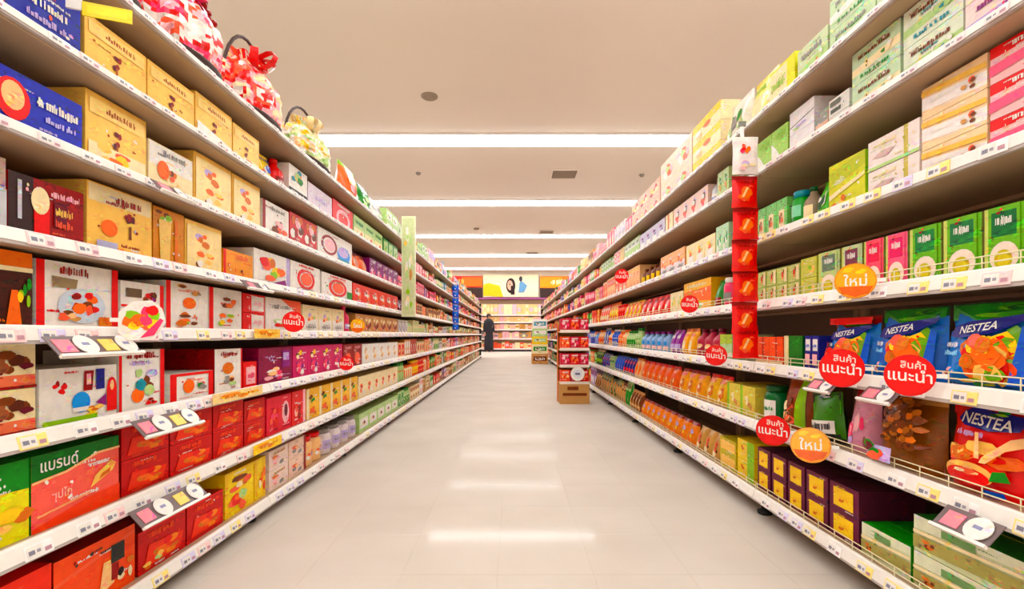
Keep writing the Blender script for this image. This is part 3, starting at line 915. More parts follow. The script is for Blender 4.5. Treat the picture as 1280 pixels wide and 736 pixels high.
# ---- left fifth shelf
I('L', 4, -70, 41, 0.165, 'dark brown carton with orange glasses picture', (70, 30, 20), [('R', 0, 0.8, 1, 1, (240, 130, 60)), ('R', 0.0, 0.74, 1, 0.8, 'cream'), ('P', [(0.35, 0.05), (0.55, 0.05), (0.5, 0.5), (0.42, 0.5)], 'orange'), ('P', [(0.65, 0.05), (0.85, 0.05), (0.8, 0.5), (0.72, 0.5)], 'orange'), ('B', 0.88, 0.5, 0.1, 0.2, 5, ['lime', 'green', 'yellow'])])
I('L', 4, 44, 147, 0.158, 'wide white carton with red edges and dessert picture', 'white', [('R', 0, 0, 0.09, 1, 'red'), ('R', 0.91, 0, 1, 1, 'red'), ('S', 0.42, 0.87, 0.34, 0.09, 'crimson'), ('P', [(0.17, 0.62), (0.44, 0.62), (0.46, 0.76), (0.16, 0.78)], (150, 130, 100)), ('E', 0.52, 0.36, 0.3, 0.27, (206, 214, 226)), ('B', 0.58, 0.44, 0.2, 0.2, 9, ['red', 'salmon', 'crimson', 'orange', 'brown']), ('B', 0.38, 0.22, 0.16, 0.11, 7, ['tan', 'peach', 'salmon', 'brown']), ('R', 0.72, 0.05, 0.9, 0.2, 'amber')], D=0.22)
I('L', 4, 150, 205, 0.135, 'white carton with red edges and dark picture', 'white', [('R', 0.9, 0, 1, 1, 'red'), ('R', 0.0, 0.48, 0.9, 0.52, 'red'), ('P', [(0.1, 0.68), (0.45, 0.68), (0.45, 0.86), (0.1, 0.86)], (110, 90, 70)), ('B', 0.65, 0.75, 0.2, 0.16, 6, ['crimson', 'brown', 'purple', 'red']), ('B', 0.4, 0.25, 0.3, 0.2, 6, ['salmon', 'yellow', 'pink'])])
I('L', 4, 207, 260, 0.155, 'white carton with red spine and orange fruit', 'white', [('R', 0, 0, 0.1, 1, 'red'), ('E', 0.52, 0.58, 0.16, 0.12, 'orange'), ('B', 0.45, 0.25, 0.3, 0.14, 7, ['orange', 'amber', 'brown', 'lime']), ('B', 0.5, 0.85, 0.3, 0.1, 5, ['brown', 'tan', 'grey'])])
I('L', 4, 261, 302, 0.155, 'white carton with red spine and oranges', 'white', [('R', 0, 0, 0.12, 1, 'red'), ('B', 0.52, 0.68, 0.3, 0.14, 6, ['amber', 'brown', 'orange']), ('B', 0.5, 0.28, 0.3, 0.14, 6, ['yellow', 'orange', 'lime'])])
I('L', 4, 303, 331, 0.075, 'small white carton with red border', 'red', [('R', 0.38, 0.1, 0.95, 0.9, 'white'), ('S', 0.66, 0.5, 0.4, 0.2, 'palepink')], stack=2)
I('L', 4, 332, 376, 0.15, 'white carton with red corner and fruit', 'white', [('P', [(0.4, 1), (1, 1), (1, 0.5)], 'salmon'), ('B', 0.35, 0.3, 0.25, 0.16, 6, ['orange', 'red', 'palegreen']), ('S', 0.4, 0.75, 0.5, 0.1, 'grey')])
I('L', 4, 378, 430, 0.14, 'pale cream carton with small print', 'cream', [('R', 0.05, 0.05, 0.95, 0.5, 'white'), ('B', 0.5, 0.55, 0.3, 0.25, 6, ['salmon', 'peach', 'palegreen', 'lilac']), ('S', 0.5, 0.2, 0.6, 0.1, 'grey')], n=3)
I('L', 4, 431, 440, 0.17, 'tall pink drink bottle', 'pink', [('R', 0.1, 0.1, 0.9, 0.5, 'lilac')], shape='bottle', D=0.075, lid='pink')
I('L', 4, 444, 497, 0.13, 'tan carton with red and brown print', 'tan', [('B', 0.5, 0.5, 0.4, 0.35, 7, ['crimson', 'cream', 'brown', 'salmon'])], n=6)
# ---- left sixth shelf
I('L', 5, -70, 45, 0.093, 'cream carton with chocolate picture', 'cream', [('R', 0, 0, 1, 0.3, (236, 130, 100)), ('B', 0.68, 0.58, 0.3, 0.3, 9, ['brown', 'maroon', (150, 90, 60), (90, 40, 24)]), ('R', 0.0, 0.0, 1, 0.06, 'crimson')], stack=2)
I('L', 5, 48, 146, 0.13, 'wide white carton with purple and red pictures', 'white', [('B', 0.22, 0.66, 0.1, 0.13, 5, ['red', 'crimson']), ('P', [(0.52, 0.55), (0.64, 0.55), (0.66, 0.92), (0.53, 0.92)], 'crimson'), ('R', 0.56, 0.66, 0.62, 0.86, 'palepink'), ('R', 0.69, 0.55, 0.81, 0.94, 'navy'), ('E', 0.49, 0.35, 0.12, 0.19, 'skyblue'), ('R', 0.38, 0.18, 0.6, 0.26, 'white'), ('P', [(0.68, 0.3), (0.83, 0.22), (0.83, 0.45)], 'purple'), ('R', 0.84, 0.1, 0.99, 0.5, 'red'), ('E', 0.915, 0.52, 0.075, 0.24, 'red'), ('E', 0.915, 0.6, 0.03, 0.1, 'peach'), ('B', 0.66, 0.16, 0.2, 0.1, 6, ['yellow', 'amber', 'gold']), ('R', 0.02, 0.02, 0.7, 0.1, 'lime')], D=0.22)
I('L', 5, 148, 205, 0.165, 'tall white carton with red edge and orange fruit', 'white', [('R', 0, 0.0, 0.06, 1, 'red'), ('R', 0.9, 0, 1, 1, 'red'), ('S', 0.45, 0.9, 0.6, 0.08, 'crimson'), ('S', 0.45, 0.78, 0.5, 0.06, 'lilac'), ('E', 0.38, 0.24, 0.14, 0.12, 'orange'), ('B', 0.55, 0.45, 0.3, 0.25, 6, ['brown', 'palegreen', 'lilac', 'teal']), ('B', 0.7, 0.12, 0.16, 0.08, 4, ['red', 'crimson'])])
I('L', 5, 212, 266, 0.085, 'low white carton with red edges on its own', 'white', [('R', 0, 0, 0.14, 1, 'red'), ('R', 0.88, 0, 1, 1, 'red'), ('R', 0, 0.9, 1, 1, 'red'), ('E', 0.4, 0.5, 0.13, 0.26, 'orange'), ('B', 0.68, 0.5, 0.16, 0.25, 5, ['green', 'grey', 'palepink'])])
I('L', 5, 268, 303, 0.155, 'white carton with red side and orange bowl', 'white', [('R', 0.94, 0, 1, 1, 'red'), ('S', 0.5, 0.88, 0.6, 0.08, 'crimson'), ('E', 0.45, 0.55, 0.2, 0.14, 'amber'), ('B', 0.5, 0.25, 0.3, 0.14, 6, ['grey', 'palegreen', 'peach', 'brown'])], side='crimson')
I('L', 5, 304, 321, 0.1, 'small red carton with white panel', 'red', [('R', 0.2, 0.12, 0.9, 0.8, 'palepink'), ('S', 0.55, 0.45, 0.5, 0.16, 'pink')])
I('L', 5, 323, 365, 0.15, 'maroon carton with white flower corner', (140, 24, 70), [('B', 0.4, 0.24, 0.36, 0.2, 8, ['white', 'palepink', 'pink', 'peach']), ('R', 0.66, 0.4, 0.92, 0.92, 'purple'), ('R', 0.7, 0.62, 0.88, 0.84, 'lilac')])
I('L', 5, 366, 428, 0.15, 'pink and purple carton with yellow flower', (206, 60, 110), [('B', 0.45, 0.75, 0.26, 0.18, 6, ['yellow', 'brown', 'cream']), ('B', 0.5, 0.3, 0.38, 0.26, 7, ['palepink', 'purple', 'pink', 'white'])], n=4)
I('L', 5, 429, 452, 0.145, 'deep red carton with peach emblem', 'crimson', [('E', 0.5, 0.35, 0.3, 0.28, 'salmon'), ('S', 0.5, 0.85, 0.6, 0.1, 'palepink')], n=2)
I('L', 5, 453, 497, 0.14, 'white and tan carton', 'white', [('B', 0.45, 0.5, 0.34, 0.35, 6, ['tan', 'peach', 'gold', 'grey'])], n=5)
# ---- left seventh shelf
I('L', 6, -70, 37, 0.168, 'yellow and green carton cut by the frame', (232, 222, 20), [('P', [(0, 0.68), (1, 0.62), (1, 1), (0, 1)], 'green'), ('B', 0.7, 0.25, 0.4, 0.22, 7, ['amber', 'gold', 'yellow', (226, 200, 60)])], D=0.24, side='green')
I('L', 6, 38, 149, 0.168, 'pink and green carton with large white lettering', (240, 112, 100), [('P', [(0, 0.66), (0.35, 0.7), (0.72, 0.84), (1, 0.84), (1, 1), (0, 1)], (0, 112, 44)), ('P', [(0, 0.63), (0.35, 0.67), (0.72, 0.81), (1, 0.81), (1, 0.84), (0.72, 0.84), (0.35, 0.7), (0, 0.66)], 'peach'), ('P', [(0, 0.0), (1, 0.0), (1, 0.26), (0.6, 0.22), (0, 0.06)], (236, 84, 56)), ('T', 'แบรนด์', 0.28, 0.85, 0.17, 'white', 0.4), ('T', 'ซุปไก่', 0.3, 0.4, 0.17, (250, 190, 180), 0.42), ('P', [(0.05, 0.18), (0.62, 0.27), (0.62, 0.3), (0.05, 0.21)], (250, 170, 130)), ('P', [(0.62, 0.34), (0.9, 0.5), (0.95, 0.6), (0.88, 0.66), (0.68, 0.5)], 'gold'), ('P', [(0.72, 0.42), (0.86, 0.48), (0.88, 0.55), (0.76, 0.5)], 'amber')], D=0.24, side='green')
def redcase(k):
    return [('R', 0, 0, 1, 0.96, (196, 10, 6)), ('P', [(0.1, 0.12), (0.86, 0.12), (0.94, 0.5), (0.2, 0.62)], (232, 74, 16)), ('B', 0.55, 0.36, 0.3, 0.22, 7, ['orange', 'amber', (240, 140, 40), 'red']), ('S', 0.45, 0.82, 0.5, 0.1, (236, 90, 40))]
I('L', 6, 151, 211, 0.093, 'bright red carton with orange glow print', 'red', redcase(0), stack=2, side='crimson')
I('L', 6, 212, 265, 0.093, 'bright red carton with orange glow print', 'red', redcase(1), stack=2, side='crimson')
I('L', 6, 266, 304, 0.093, 'bright red carton with orange glow print', 'red', redcase(2), stack=2, side='crimson')
I('L', 6, 305, 331, 0.085, 'orange red carton with amber glow', (226, 60, 16), redcase(3), stack=2, side='crimson')
I('L', 6, 333, 364, 0.16, 'pink red carton with dark oval', (222, 60, 74), [('E', 0.76, 0.5, 0.15, 0.32, 'palepink'), ('E', 0.76, 0.55, 0.07, 0.18, 'maroon'), ('B', 0.3, 0.4, 0.25, 0.3, 7, ['salmon', 'red', 'pink'])])
I('L', 6, 365, 382, 0.16, 'coral red carton with pale stripe', (226, 64, 64), [('R', 0.8, 0, 1, 1, 'palepink'), ('B', 0.4, 0.35, 0.3, 0.3, 5, ['salmon', 'crimson', 'palepink'])])
I('L', 6, 383, 447, 0.155, 'yellow and orange juice carton', (244, 190, 90), [('R', 0, 0, 0.2, 1, 'cream'), ('B', 0.5, 0.28, 0.34, 0.2, 6, ['orange', 'amber', 'salmon']), ('B', 0.45, 0.7, 0.3, 0.2, 5, ['green', 'brown', 'yellow'])], n=5)
I('L', 6, 448, 497, 0.145, 'white and orange carton', 'cream', [('B', 0.5, 0.4, 0.35, 0.3, 6, ['orange', 'salmon', 'white', 'brown'])], n=6)
# ---- left bottom shelf
I('L', 7, -70, 65, 0.16, 'plain orange red carton at frame edge', (240, 74, 30), [('R', 0.0, 0, 1, 0.1, 'salmon'), ('S', 0.6, 0.2, 0.5, 0.12, 'gold')], D=0.24, side='red')
I('L', 7, 66, 169, 0.155, 'orange carton with dark square picture', (240, 96, 60), [('P', [(0, 0.6), (1, 0.85), (1, 0.9), (0, 0.66)], 'salmon'), ('R', 0.66, 0.52, 0.84, 0.82, (50, 50, 46)), ('P', [(0.5, 0.1), (0.7, 0.2), (0.65, 0.6), (0.56, 0.6)], 'peach'), ('R', 0.66, 0.24, 0.76, 0.5, 'crimson'), ('B', 0.85, 0.3, 0.12, 0.2, 5, ['amber', 'cream', 'black'])], D=0.24, side='crimson')
I('L', 7, 172, 232, 0.12, 'red carton with flame orange print', 'red', redcase(5) + [('B', 0.3, 0.2, 0.2, 0.14, 5, ['gold', 'amber', 'palegreen'])], D=0.24, side='crimson')
I('L', 7, 233, 279, 0.12, 'red carton with flame orange print', 'red', redcase(6), D=0.24, side='crimson')
I('L', 7, 281, 332, 0.165, 'yellow carton with noodle bowl picture', (240, 196, 50), [('R', 0.06, 0.05, 0.94, 0.95, (246, 214, 90)), ('R', 0.68, 0, 0.76, 1, (236, 190, 40)), ('B', 0.34, 0.72, 0.26, 0.2, 7, ['amber', 'salmon', 'brown', 'cream']), ('B', 0.36, 0.3, 0.28, 0.26, 8, ['red', 'orange', 'salmon', 'palegreen']), ('B', 0.88, 0.5, 0.1, 0.3, 5, ['red', 'orange', 'cream'])], D=0.22)
I('L', 7, 336, 360, 0.085, 'pale pink white carton', (240, 216, 206), [('B', 0.5, 0.4, 0.35, 0.3, 6, ['salmon', 'palepink', 'grey', 'peach']), ('S', 0.5, 0.8, 0.6, 0.12, 'tan')], stack=2)
I('L', 7, 361, 382, 0.085, 'pale pink white carton', (240, 206, 190), [('B', 0.5, 0.4, 0.35, 0.3, 6, ['salmon', 'peach', 'grey']), ('R', 0.88, 0, 1, 1, 'crimson')], stack=2)
I('L', 7, 383, 405, 0.15, 'tan bottle pack with red cap', 'peach', [('B', 0.5, 0.5, 0.35, 0.3, 6, ['salmon', 'lilac', 'white'])], shape='jar', D=0.13, lid='red', n=2)
I('L', 7, 406, 448, 0.14, 'white and lilac jar', (232, 220, 222), [('R', 0.1, 0.2, 0.9, 0.8, 'lilac'), ('S', 0.5, 0.5, 0.6, 0.16, 'grey')], shape='jar', D=0.12, lid='grey', n=4)
I('L', 7, 449, 497, 0.13, 'pale green and white carton', 'palegreen', [('R', 0.1, 0.2, 0.9, 0.7, 'white'), ('B', 0.5, 0.45, 0.25, 0.2, 4, ['crimson', 'green', 'cream'])], n=5)

# ================================ right side (near to far = right to left)
def pale(c1, c2, c3='grey'):
    return [('P', [(0, 0.28), (1, 0.36), (1, 0.6), (0, 0.5)], c1), ('S', 0.5, 0.76, 0.7, 0.1, c3), ('S', 0.5, 0.16, 0.6, 0.08, c2), ('B', 0.78, 0.5, 0.14, 0.2, 4, [c1, c2, 'white'])]
I('R', 0, 1330, 1150, 0.1, 'white and pale green tea carton', (226, 230, 214), pale('palegreen', 'green'), stack=2)
I('R', 0, 1148, 1096, 0.1, 'pale green tea carton', (206, 220, 186), pale('palegreen', 'green'), stack=2)
I('R', 0, 1095, 1037, 0.105, 'pale green tea carton with white band', (196, 214, 176), pale('white', 'green'), stack=2)
I('R', 0, 1035, 997, 0.15, 'pale green carton with brown print', (206, 216, 180), pale('palegreen', 'tan'))
I('R', 0, 994, 962, 0.17, 'yellow green carton with cream front', (226, 222, 90), [('R', 0, 0.05, 0.7, 0.95, 'cream'), ('S', 0.35, 0.6, 0.5, 0.14, 'lime')])
I('R', 0, 960, 932, 0.23, 'tall yellow and cream bag', (238, 226, 140), [('R', 0.1, 0.1, 0.9, 0.6, 'cream'), ('S', 0.5, 0.75, 0.6, 0.1, 'lime')], shape='pouch', D=0.1, top='yellow')
I('R', 0, 930, 903, 0.24, 'white bag with pale green leaf print', (228, 222, 210), [('B', 0.5, 0.5, 0.35, 0.3, 8, ['palegreen', 'grey', 'green', 'cream'])], shape='pouch', D=0.1)
I('R', 0, 901, 866, 0.1, 'yellow and orange carton', 'cream', [('R', 0, 0.6, 1, 1, 'yellow'), ('B', 0.4, 0.4, 0.3, 0.3, 6, ['orange', 'white', 'peach'])], stack=3)
I('R', 0, 865, 826, 0.15, 'pale pink carton with speckled flowers', (244, 216, 196), [('B', 0.5, 0.5, 0.42, 0.42, 9, ['salmon', 'palegreen', 'palepink', 'white', 'gold'])], n=2, stack=2)
I('R', 0, 825, 790, 0.12, 'pink and tan carton', (236, 190, 170), [('B', 0.5, 0.5, 0.42, 0.42, 8, ['crimson', 'pink', 'gold', 'cream'])], n=3, stack=2)
# second shelf
I('R', 1, 1330, 1206, 0.1, 'pale pink carton with lilac print', (240, 216, 212), pale('lilac', 'pink', 'purple'), stack=2)
I('R', 1, 1205, 1129, 0.1, 'pale green and white striped carton', (220, 226, 206), pale('palegreen', 'teal', 'brown'), stack=2)
I('R', 1, 1126, 1065, 0.1, 'green and cream striped carton', (198, 216, 184), pale('cream', 'green', 'brown'), stack=2)
I('R', 1, 1062, 1036, 0.055, 'small white carton with black print', (224, 220, 214), [('R', 0.08, 0.15, 0.6, 0.4, (90, 90, 80)), ('R', 0.08, 0.55, 0.6, 0.85, (110, 110, 96))], stack=2)
I('R', 1, 1035, 1019, 0.1, 'small peach carton with grey top', (226, 190, 168), [('R', 0, 0.6, 1, 1, 'grey'), ('B', 0.5, 0.3, 0.3, 0.2, 3, ['salmon', 'cream'])])
I('R', 1, 1018, 987, 0.086, 'white carton with lilac shading band', (232, 226, 228), [('P', [(0, 0.3), (1, 0.5), (1, 0.56), (0, 0.36)], 'grey'), ('B', 0.4, 0.2, 0.3, 0.16, 4, ['palegreen', 'lilac'])], stack=2)
I('R', 1, 985, 946, 0.155, 'light green carton with white swoosh', (170, 206, 110), [('P', [(0, 0), (0.7, 0.1), (0.3, 0.5), (0, 0.7)], 'white'), ('S', 0.6, 0.8, 0.6, 0.1, 'lime'), ('R', 0, 0, 1, 0.08, 'salmon')], n=2)
I('R', 1, 911, 897, 0.16, 'pale green carton with olive picture', (196, 210, 160), [('B', 0.5, 0.6, 0.3, 0.3, 6, ['lime', 'green', 'tan'])], n=2)
I('R', 1, 896, 886, 0.16, 'silver bottle with white label', 'silver', [('R', 0.1, 0.2, 0.9, 0.8, 'white'), ('S', 0.5, 0.5, 0.6, 0.16, 'blue')], shape='bottle', D=0.08, lid='grey', n=1)
I('R', 1, 885, 842, 0.15, 'pale pink speckled carton', (240, 210, 200), [('B', 0.5, 0.5, 0.4, 0.4, 8, ['salmon', 'brown', 'white', 'lilac', 'pink'])], n=4)
I('R', 1, 841, 832, 0.15, 'cream carton with amber stripe', 'cream', [('R', 0.3, 0, 0.5, 1, 'amber')], n=1)
I('R', 1, 831, 800, 0.15, 'lilac and white carton', (210, 200, 220), [('R', 0.2, 0.1, 0.8, 0.5, 'white'), ('B', 0.5, 0.7, 0.3, 0.2, 5, ['purple', 'lilac', 'navy'])], n=4)
# third shelf
I('R', 2, 1330, 1237, 0.078, 'pink carton with red corner', (246, 196, 196), [('R', 0.0, 0.7, 0.5, 1, 'red'), ('P', [(0, 0.2), (1, 0.35), (1, 0.6), (0, 0.5)], (240, 110, 140)), ('S', 0.6, 0.85, 0.5, 0.1, 'white'), ('B', 0.7, 0.2, 0.16, 0.14, 4, ['green', 'crimson', 'white'])], stack=3)
I('R', 2, 1235, 1152, 0.078, 'peach and white carton with brown cup', (246, 214, 176), [('P', [(0, 0.3), (1, 0.1), (1, 0.5), (0, 0.7)], (244, 236, 232)), ('P', [(0, 0.75), (1, 0.6), (1, 0.75), (0, 0.92)], (240, 196, 110)), ('B', 0.72, 0.4, 0.15, 0.2, 5, ['brown', 'tan', 'salmon']), ('S', 0.3, 0.5, 0.3, 0.1, 'white')], stack=3)
I('R', 2, 1150, 1085, 0.086, 'white carton with cream stripe', (240, 228, 224), [('R', 0.72, 0, 0.8, 1, (206, 190, 110)), ('P', [(0.1, 0.4), (0.4, 0.3), (0.55, 0.5), (0.3, 0.55)], (206, 180, 176)), ('S', 0.4, 0.78, 0.4, 0.1, 'cream'), ('R', 0, 0, 1, 0.1, 'palegreen')], stack=2)
I('R', 2, 1082, 1036, 0.165, 'yellow green tea bag with amber corner', (214, 212, 60), [('P', [(0, 0.5), (1, 0.75), (1, 1), (0, 0.85)], (190, 196, 30)), ('P', [(0.02, 0.3), (1, 0.55), (1, 0.62), (0.02, 0.4)], 'cream'), ('B', 0.3, 0.2, 0.2, 0.14, 5, ['amber', 'brown', 'gold'])], side='lime')
I('R', 2, 1034, 1016, 0.14, 'bright green bag with leaf print', (90, 176, 50), [('B', 0.5, 0.4, 0.3, 0.3, 7, ['lime', 'white', 'darkgreen', 'palegreen'])], shape='pouch', D=0.09)
I('R', 2, 1014, 1000, 0.14, 'brown bottle with green label', (150, 130, 110), [('R', 0.1, 0.1, 0.9, 0.9, 'cream')], shape='bottle', D=0.08, lid='darkgreen')
I('R', 2, 999, 985, 0.145, 'green bottle with mint top', (20, 160, 60), [('R', 0.1, 0.4, 0.9, 0.9, (150, 220, 180))], shape='jar', D=0.085, lid='teal')
I('R', 2, 984, 946, 0.14, 'green and white carton with orange figure', (130, 190, 110), [('R', 0.25, 0, 0.75, 0.7, 'cream'), ('B', 0.5, 0.4, 0.18, 0.26, 5, ['orange', 'brown', 'peach'])], n=3)
I('R', 2, 911, 895, 0.16, 'pale green carton with mint patches', (190, 216, 180), [('B', 0.5, 0.5, 0.35, 0.35, 6, ['green', 'white', 'teal', 'palegreen'])], n=2)
I('R', 2, 894, 858, 0.14, 'cream and yellow carton', (240, 222, 176), [('R', 0.2, 0.0, 0.8, 0.5, 'white'), ('B', 0.5, 0.65, 0.3, 0.2, 5, ['yellow', 'salmon', 'lime'])], n=3)
I('R', 2, 856, 826, 0.15, 'peach carton with white lower half', (246, 180, 130), [('R', 0, 0, 1, 0.5, (236, 224, 226)), ('B', 0.5, 0.6, 0.3, 0.2, 4, ['orange', 'white', 'salmon']), ('S', 0.5, 0.25, 0.6, 0.2, 'grey')], n=3)
I('R', 2, 824, 800, 0.14, 'brown and yellow bottle', 'brown', [('R', 0.1, 0.1, 0.9, 0.9, 'yellow')], shape='bottle', D=0.08, lid='brown', n=4)
# fourth shelf: tall green cartons with a round bowl medallion
def medal(bg, inner):
    return [('R', 0.0, 0.0, 0.1, 1, (206, 214, 130)), ('R', 0.12, 0.0, 0.9, 1, bg), ('R', 0.2, 0.55, 0.82, 0.92, inner), ('S', 0.5, 0.78, 0.4, 0.1, 'white'), ('B', 0.45, 0.93, 0.14, 0.05, 3, ['salmon', 'crimson']), ('E', 0.52, 0.24, 0.36, 0.23, (244, 226, 212)), ('E', 0.5, 0.2, 0.23, 0.15, (206, 190, 60)), ('E', 0.5, 0.19, 0.15, 0.1, (226, 206, 20))]
GB = (120, 180, 70)
for (a, b, bg, inner, d_) in ((1340, 1285, GB, (40, 110, 60), 'green'), (1283, 1230, GB, (40, 110, 60), 'green'), (1228, 1179, GB, (50, 120, 70), 'green'), (1177, 1137, GB, (50, 130, 70), 'green'), (1135, 1107, (240, 110, 140), (226, 60, 110), 'pink'), (1105, 1080, (240, 100, 120), (230, 50, 90), 'pink'), (1078, 1052, (200, 210, 170), (120, 60, 80), 'grey green'), (1050, 1023, (196, 206, 150), (110, 130, 110), 'olive green')):
    I('R', 3, a, b, 0.145, 'tall %s tea carton with round cup medallion' % d_, bg, medal(bg, inner), side=(150, 150, 90), D=0.1)
I('R', 3, 1021, 1001, 0.07, 'lime carton with cream picture', (206, 206, 110), [('B', 0.5, 0.5, 0.35, 0.35, 5, ['gold', 'lime', 'cream'])], stack=2)
I('R', 3, 1000, 946, 0.065, 'pale green carton with orange red figures', (190, 200, 120), [('B', 0.5, 0.5, 0.2, 0.4, 5, ['orange', 'red', 'brown']), ('R', 0.75, 0.1, 0.98, 0.9, 'cream')], n=4, stack=2)
I('R', 3, 911, 901, 0.15, 'dark pink jar with white lid', 'pink', [('R', 0.1, 0.2, 0.9, 0.7, 'grey')], shape='jar', D=0.1, lid='white')
I('R', 3, 899, 891, 0.15, 'dark green pouch with red base', 'green', [('R', 0.1, 0.05, 0.9, 0.4, 'crimson')], shape='pouch', D=0.08, n=1)
I('R', 3, 889, 855, 0.175, 'large yellow orange carton with green foot', (246, 190, 80), [('P', [(0, 0.4), (1, 0.3), (1, 0.75), (0, 0.7)], 'orange'), ('E', 0.5, 0.2, 0.2, 0.14, 'lime'), ('S', 0.5, 0.86, 0.7, 0.08, 'cream')])
I('R', 3, 854, 838, 0.14, 'cream carton with pale green print', 'cream', [('B', 0.5, 0.5, 0.35, 0.35, 6, ['palegreen', 'yellow', 'peach'])], n=2)
I('R', 3, 836, 800, 0.15, 'red pouch with white figure', 'red', [('B', 0.5, 0.35, 0.25, 0.25, 4, ['cream', 'peach', 'salmon']), ('S', 0.5, 0.8, 0.6, 0.1, 'maroon')], shape='pouch', D=0.09, n=5)
# fifth shelf: bags of instant drink mix
def tea_bag(c1, c2):
    return [('P', [(0.02, 0.8), (0.5, 0.76), (0.98, 0.86), (0.98, 0.985), (0.02, 0.985)], c2), ('B', 0.55, 0.9, 0.42, 0.08, 10, ['green', (70, 150, 30), 'darkgreen', (110, 170, 50)]),
            ('R', 0.04, 0.04, 0.42, 0.66, c1), ('B', 0.64, 0.36, 0.34, 0.34, 26, ['orange', 'amber', 'red', 'yellow', (120, 170, 30), 'orange', 'gold', (240, 90, 20)]),
            ('P', [(0.16, 0.6), (0.35, 0.58), (0.7, 0.64), (0.95, 0.78), (0.98, 0.86), (0.75, 0.82), (0.4, 0.78), (0.22, 0.72)], 'navy'), ('T', 'NESTEA', 0.52, 0.705, 0.095, 'white', 0.5, 0.16),
            ('P', [(0.84, 0.06), (0.94, 0.06), (0.97, 0.66), (0.92, 0.7)], (20, 100, 200)), ('S', 0.24, 0.5, 0.2, 0.05, 'white'), ('S', 0.24, 0.4, 0.24, 0.05, (150, 210, 240)), ('B', 0.24, 0.16, 0.15, 0.1, 6, ['palepink', 'skyblue', 'white', 'lilac', 'crimson']), ('B', 0.62, 0.07, 0.2, 0.05, 5, ['lime', 'green', 'yellow'])]
def mirror(art):
    return art
I('R', 4, 1380, 1283, 0.19, 'blue drink mix bag with green top', (30, 110, 190), tea_bag((30, 110, 200), 'green'), shape='pouch', D=0.1, top='darkgreen', n_=1, cat='bag', seed=4)
I('R', 4, 1281, 1166, 0.192, 'blue drink mix bag with navy logo', (30, 120, 200), tea_bag((30, 130, 206), 'green'), shape='pouch', D=0.1, top='darkgreen', n=1, seed=5)
I('R', 4, 1164, 1084, 0.19, 'blue drink mix bag with lemons and green top', (30, 116, 200), tea_bag((26, 112, 200), 'green'), shape='pouch', D=0.1, top='darkgreen', seed=6)
I('R', 4, 1082, 1027, 0.175, 'drink mix bag with red top and berries', (60, 130, 210), tea_bag((70, 140, 220), 'crimson') + [('R', 0.02, 0.86, 0.98, 0.98, 'red'), ('B', 0.35, 0.3, 0.3, 0.3, 8, ['red', 'salmon', 'orange'])], shape='pouch', D=0.1, top='crimson', seed=7)
I('R', 4, 1024, 1006, 0.115, 'navy carton with white panels', 'navy', [('R', 0.1, 0.55, 0.8, 0.9, 'white'), ('R', 0.1, 0.12, 0.8, 0.45, 'palepink'), ('S', 0.45, 0.7, 0.5, 0.08, 'blue')], n=2)
I('R', 4, 1004, 980, 0.115, 'dark green carton with cream spine', 'darkgreen', [('R', 0, 0, 0.25, 1, 'cream'), ('R', 0.3, 0, 1, 1, (20, 120, 50))])
I('R', 4, 979, 946, 0.11, 'orange carton with dark stripe', (236, 96, 24), [('R', 0.45, 0, 0.55, 1, (180, 50, 14)), ('R', 0, 0, 1, 0.12, 'cream')], n=2)
I('R', 4, 915, 900, 0.12, 'mint green carton with olive top', (190, 214, 170), [('R', 0, 0.6, 1, 1, (176, 196, 90))], n=2)
I('R', 4, 898, 868, 0.15, 'pink syrup bottle with cream label', (180, 60, 80), [('B', 0.5, 0.4, 0.4, 0.4, 5, ['peach', 'cream', 'pink'])], shape='bottle', D=0.09, lid='maroon', n=3)
I('R', 4, 866, 850, 0.155, 'orange yellow pouch with white centre', (244, 176, 20), [('E', 0.5, 0.3, 0.2, 0.25, 'cream'), ('S', 0.5, 0.75, 0.6, 0.1, 'red')], shape='pouch', D=0.09, n=2, top='amber')
I('R', 4, 848, 836, 0.15, 'purple pouch with lilac base', (150, 50, 150), [('R', 0.1, 0.1, 0.9, 0.4, 'lilac'), ('S', 0.5, 0.7, 0.6, 0.12, 'white')], shape='pouch', D=0.09, n=2, top='purple')
I('R', 4, 834, 800, 0.14, 'pale blue bottle with pink base', (150, 180, 220), [('R', 0.1, 0.0, 0.9, 0.4, 'palepink'), ('R', 0.2, 0.5, 0.8, 0.9, 'skyblue')], shape='bottle', D=0.09, lid='purple', n=5)
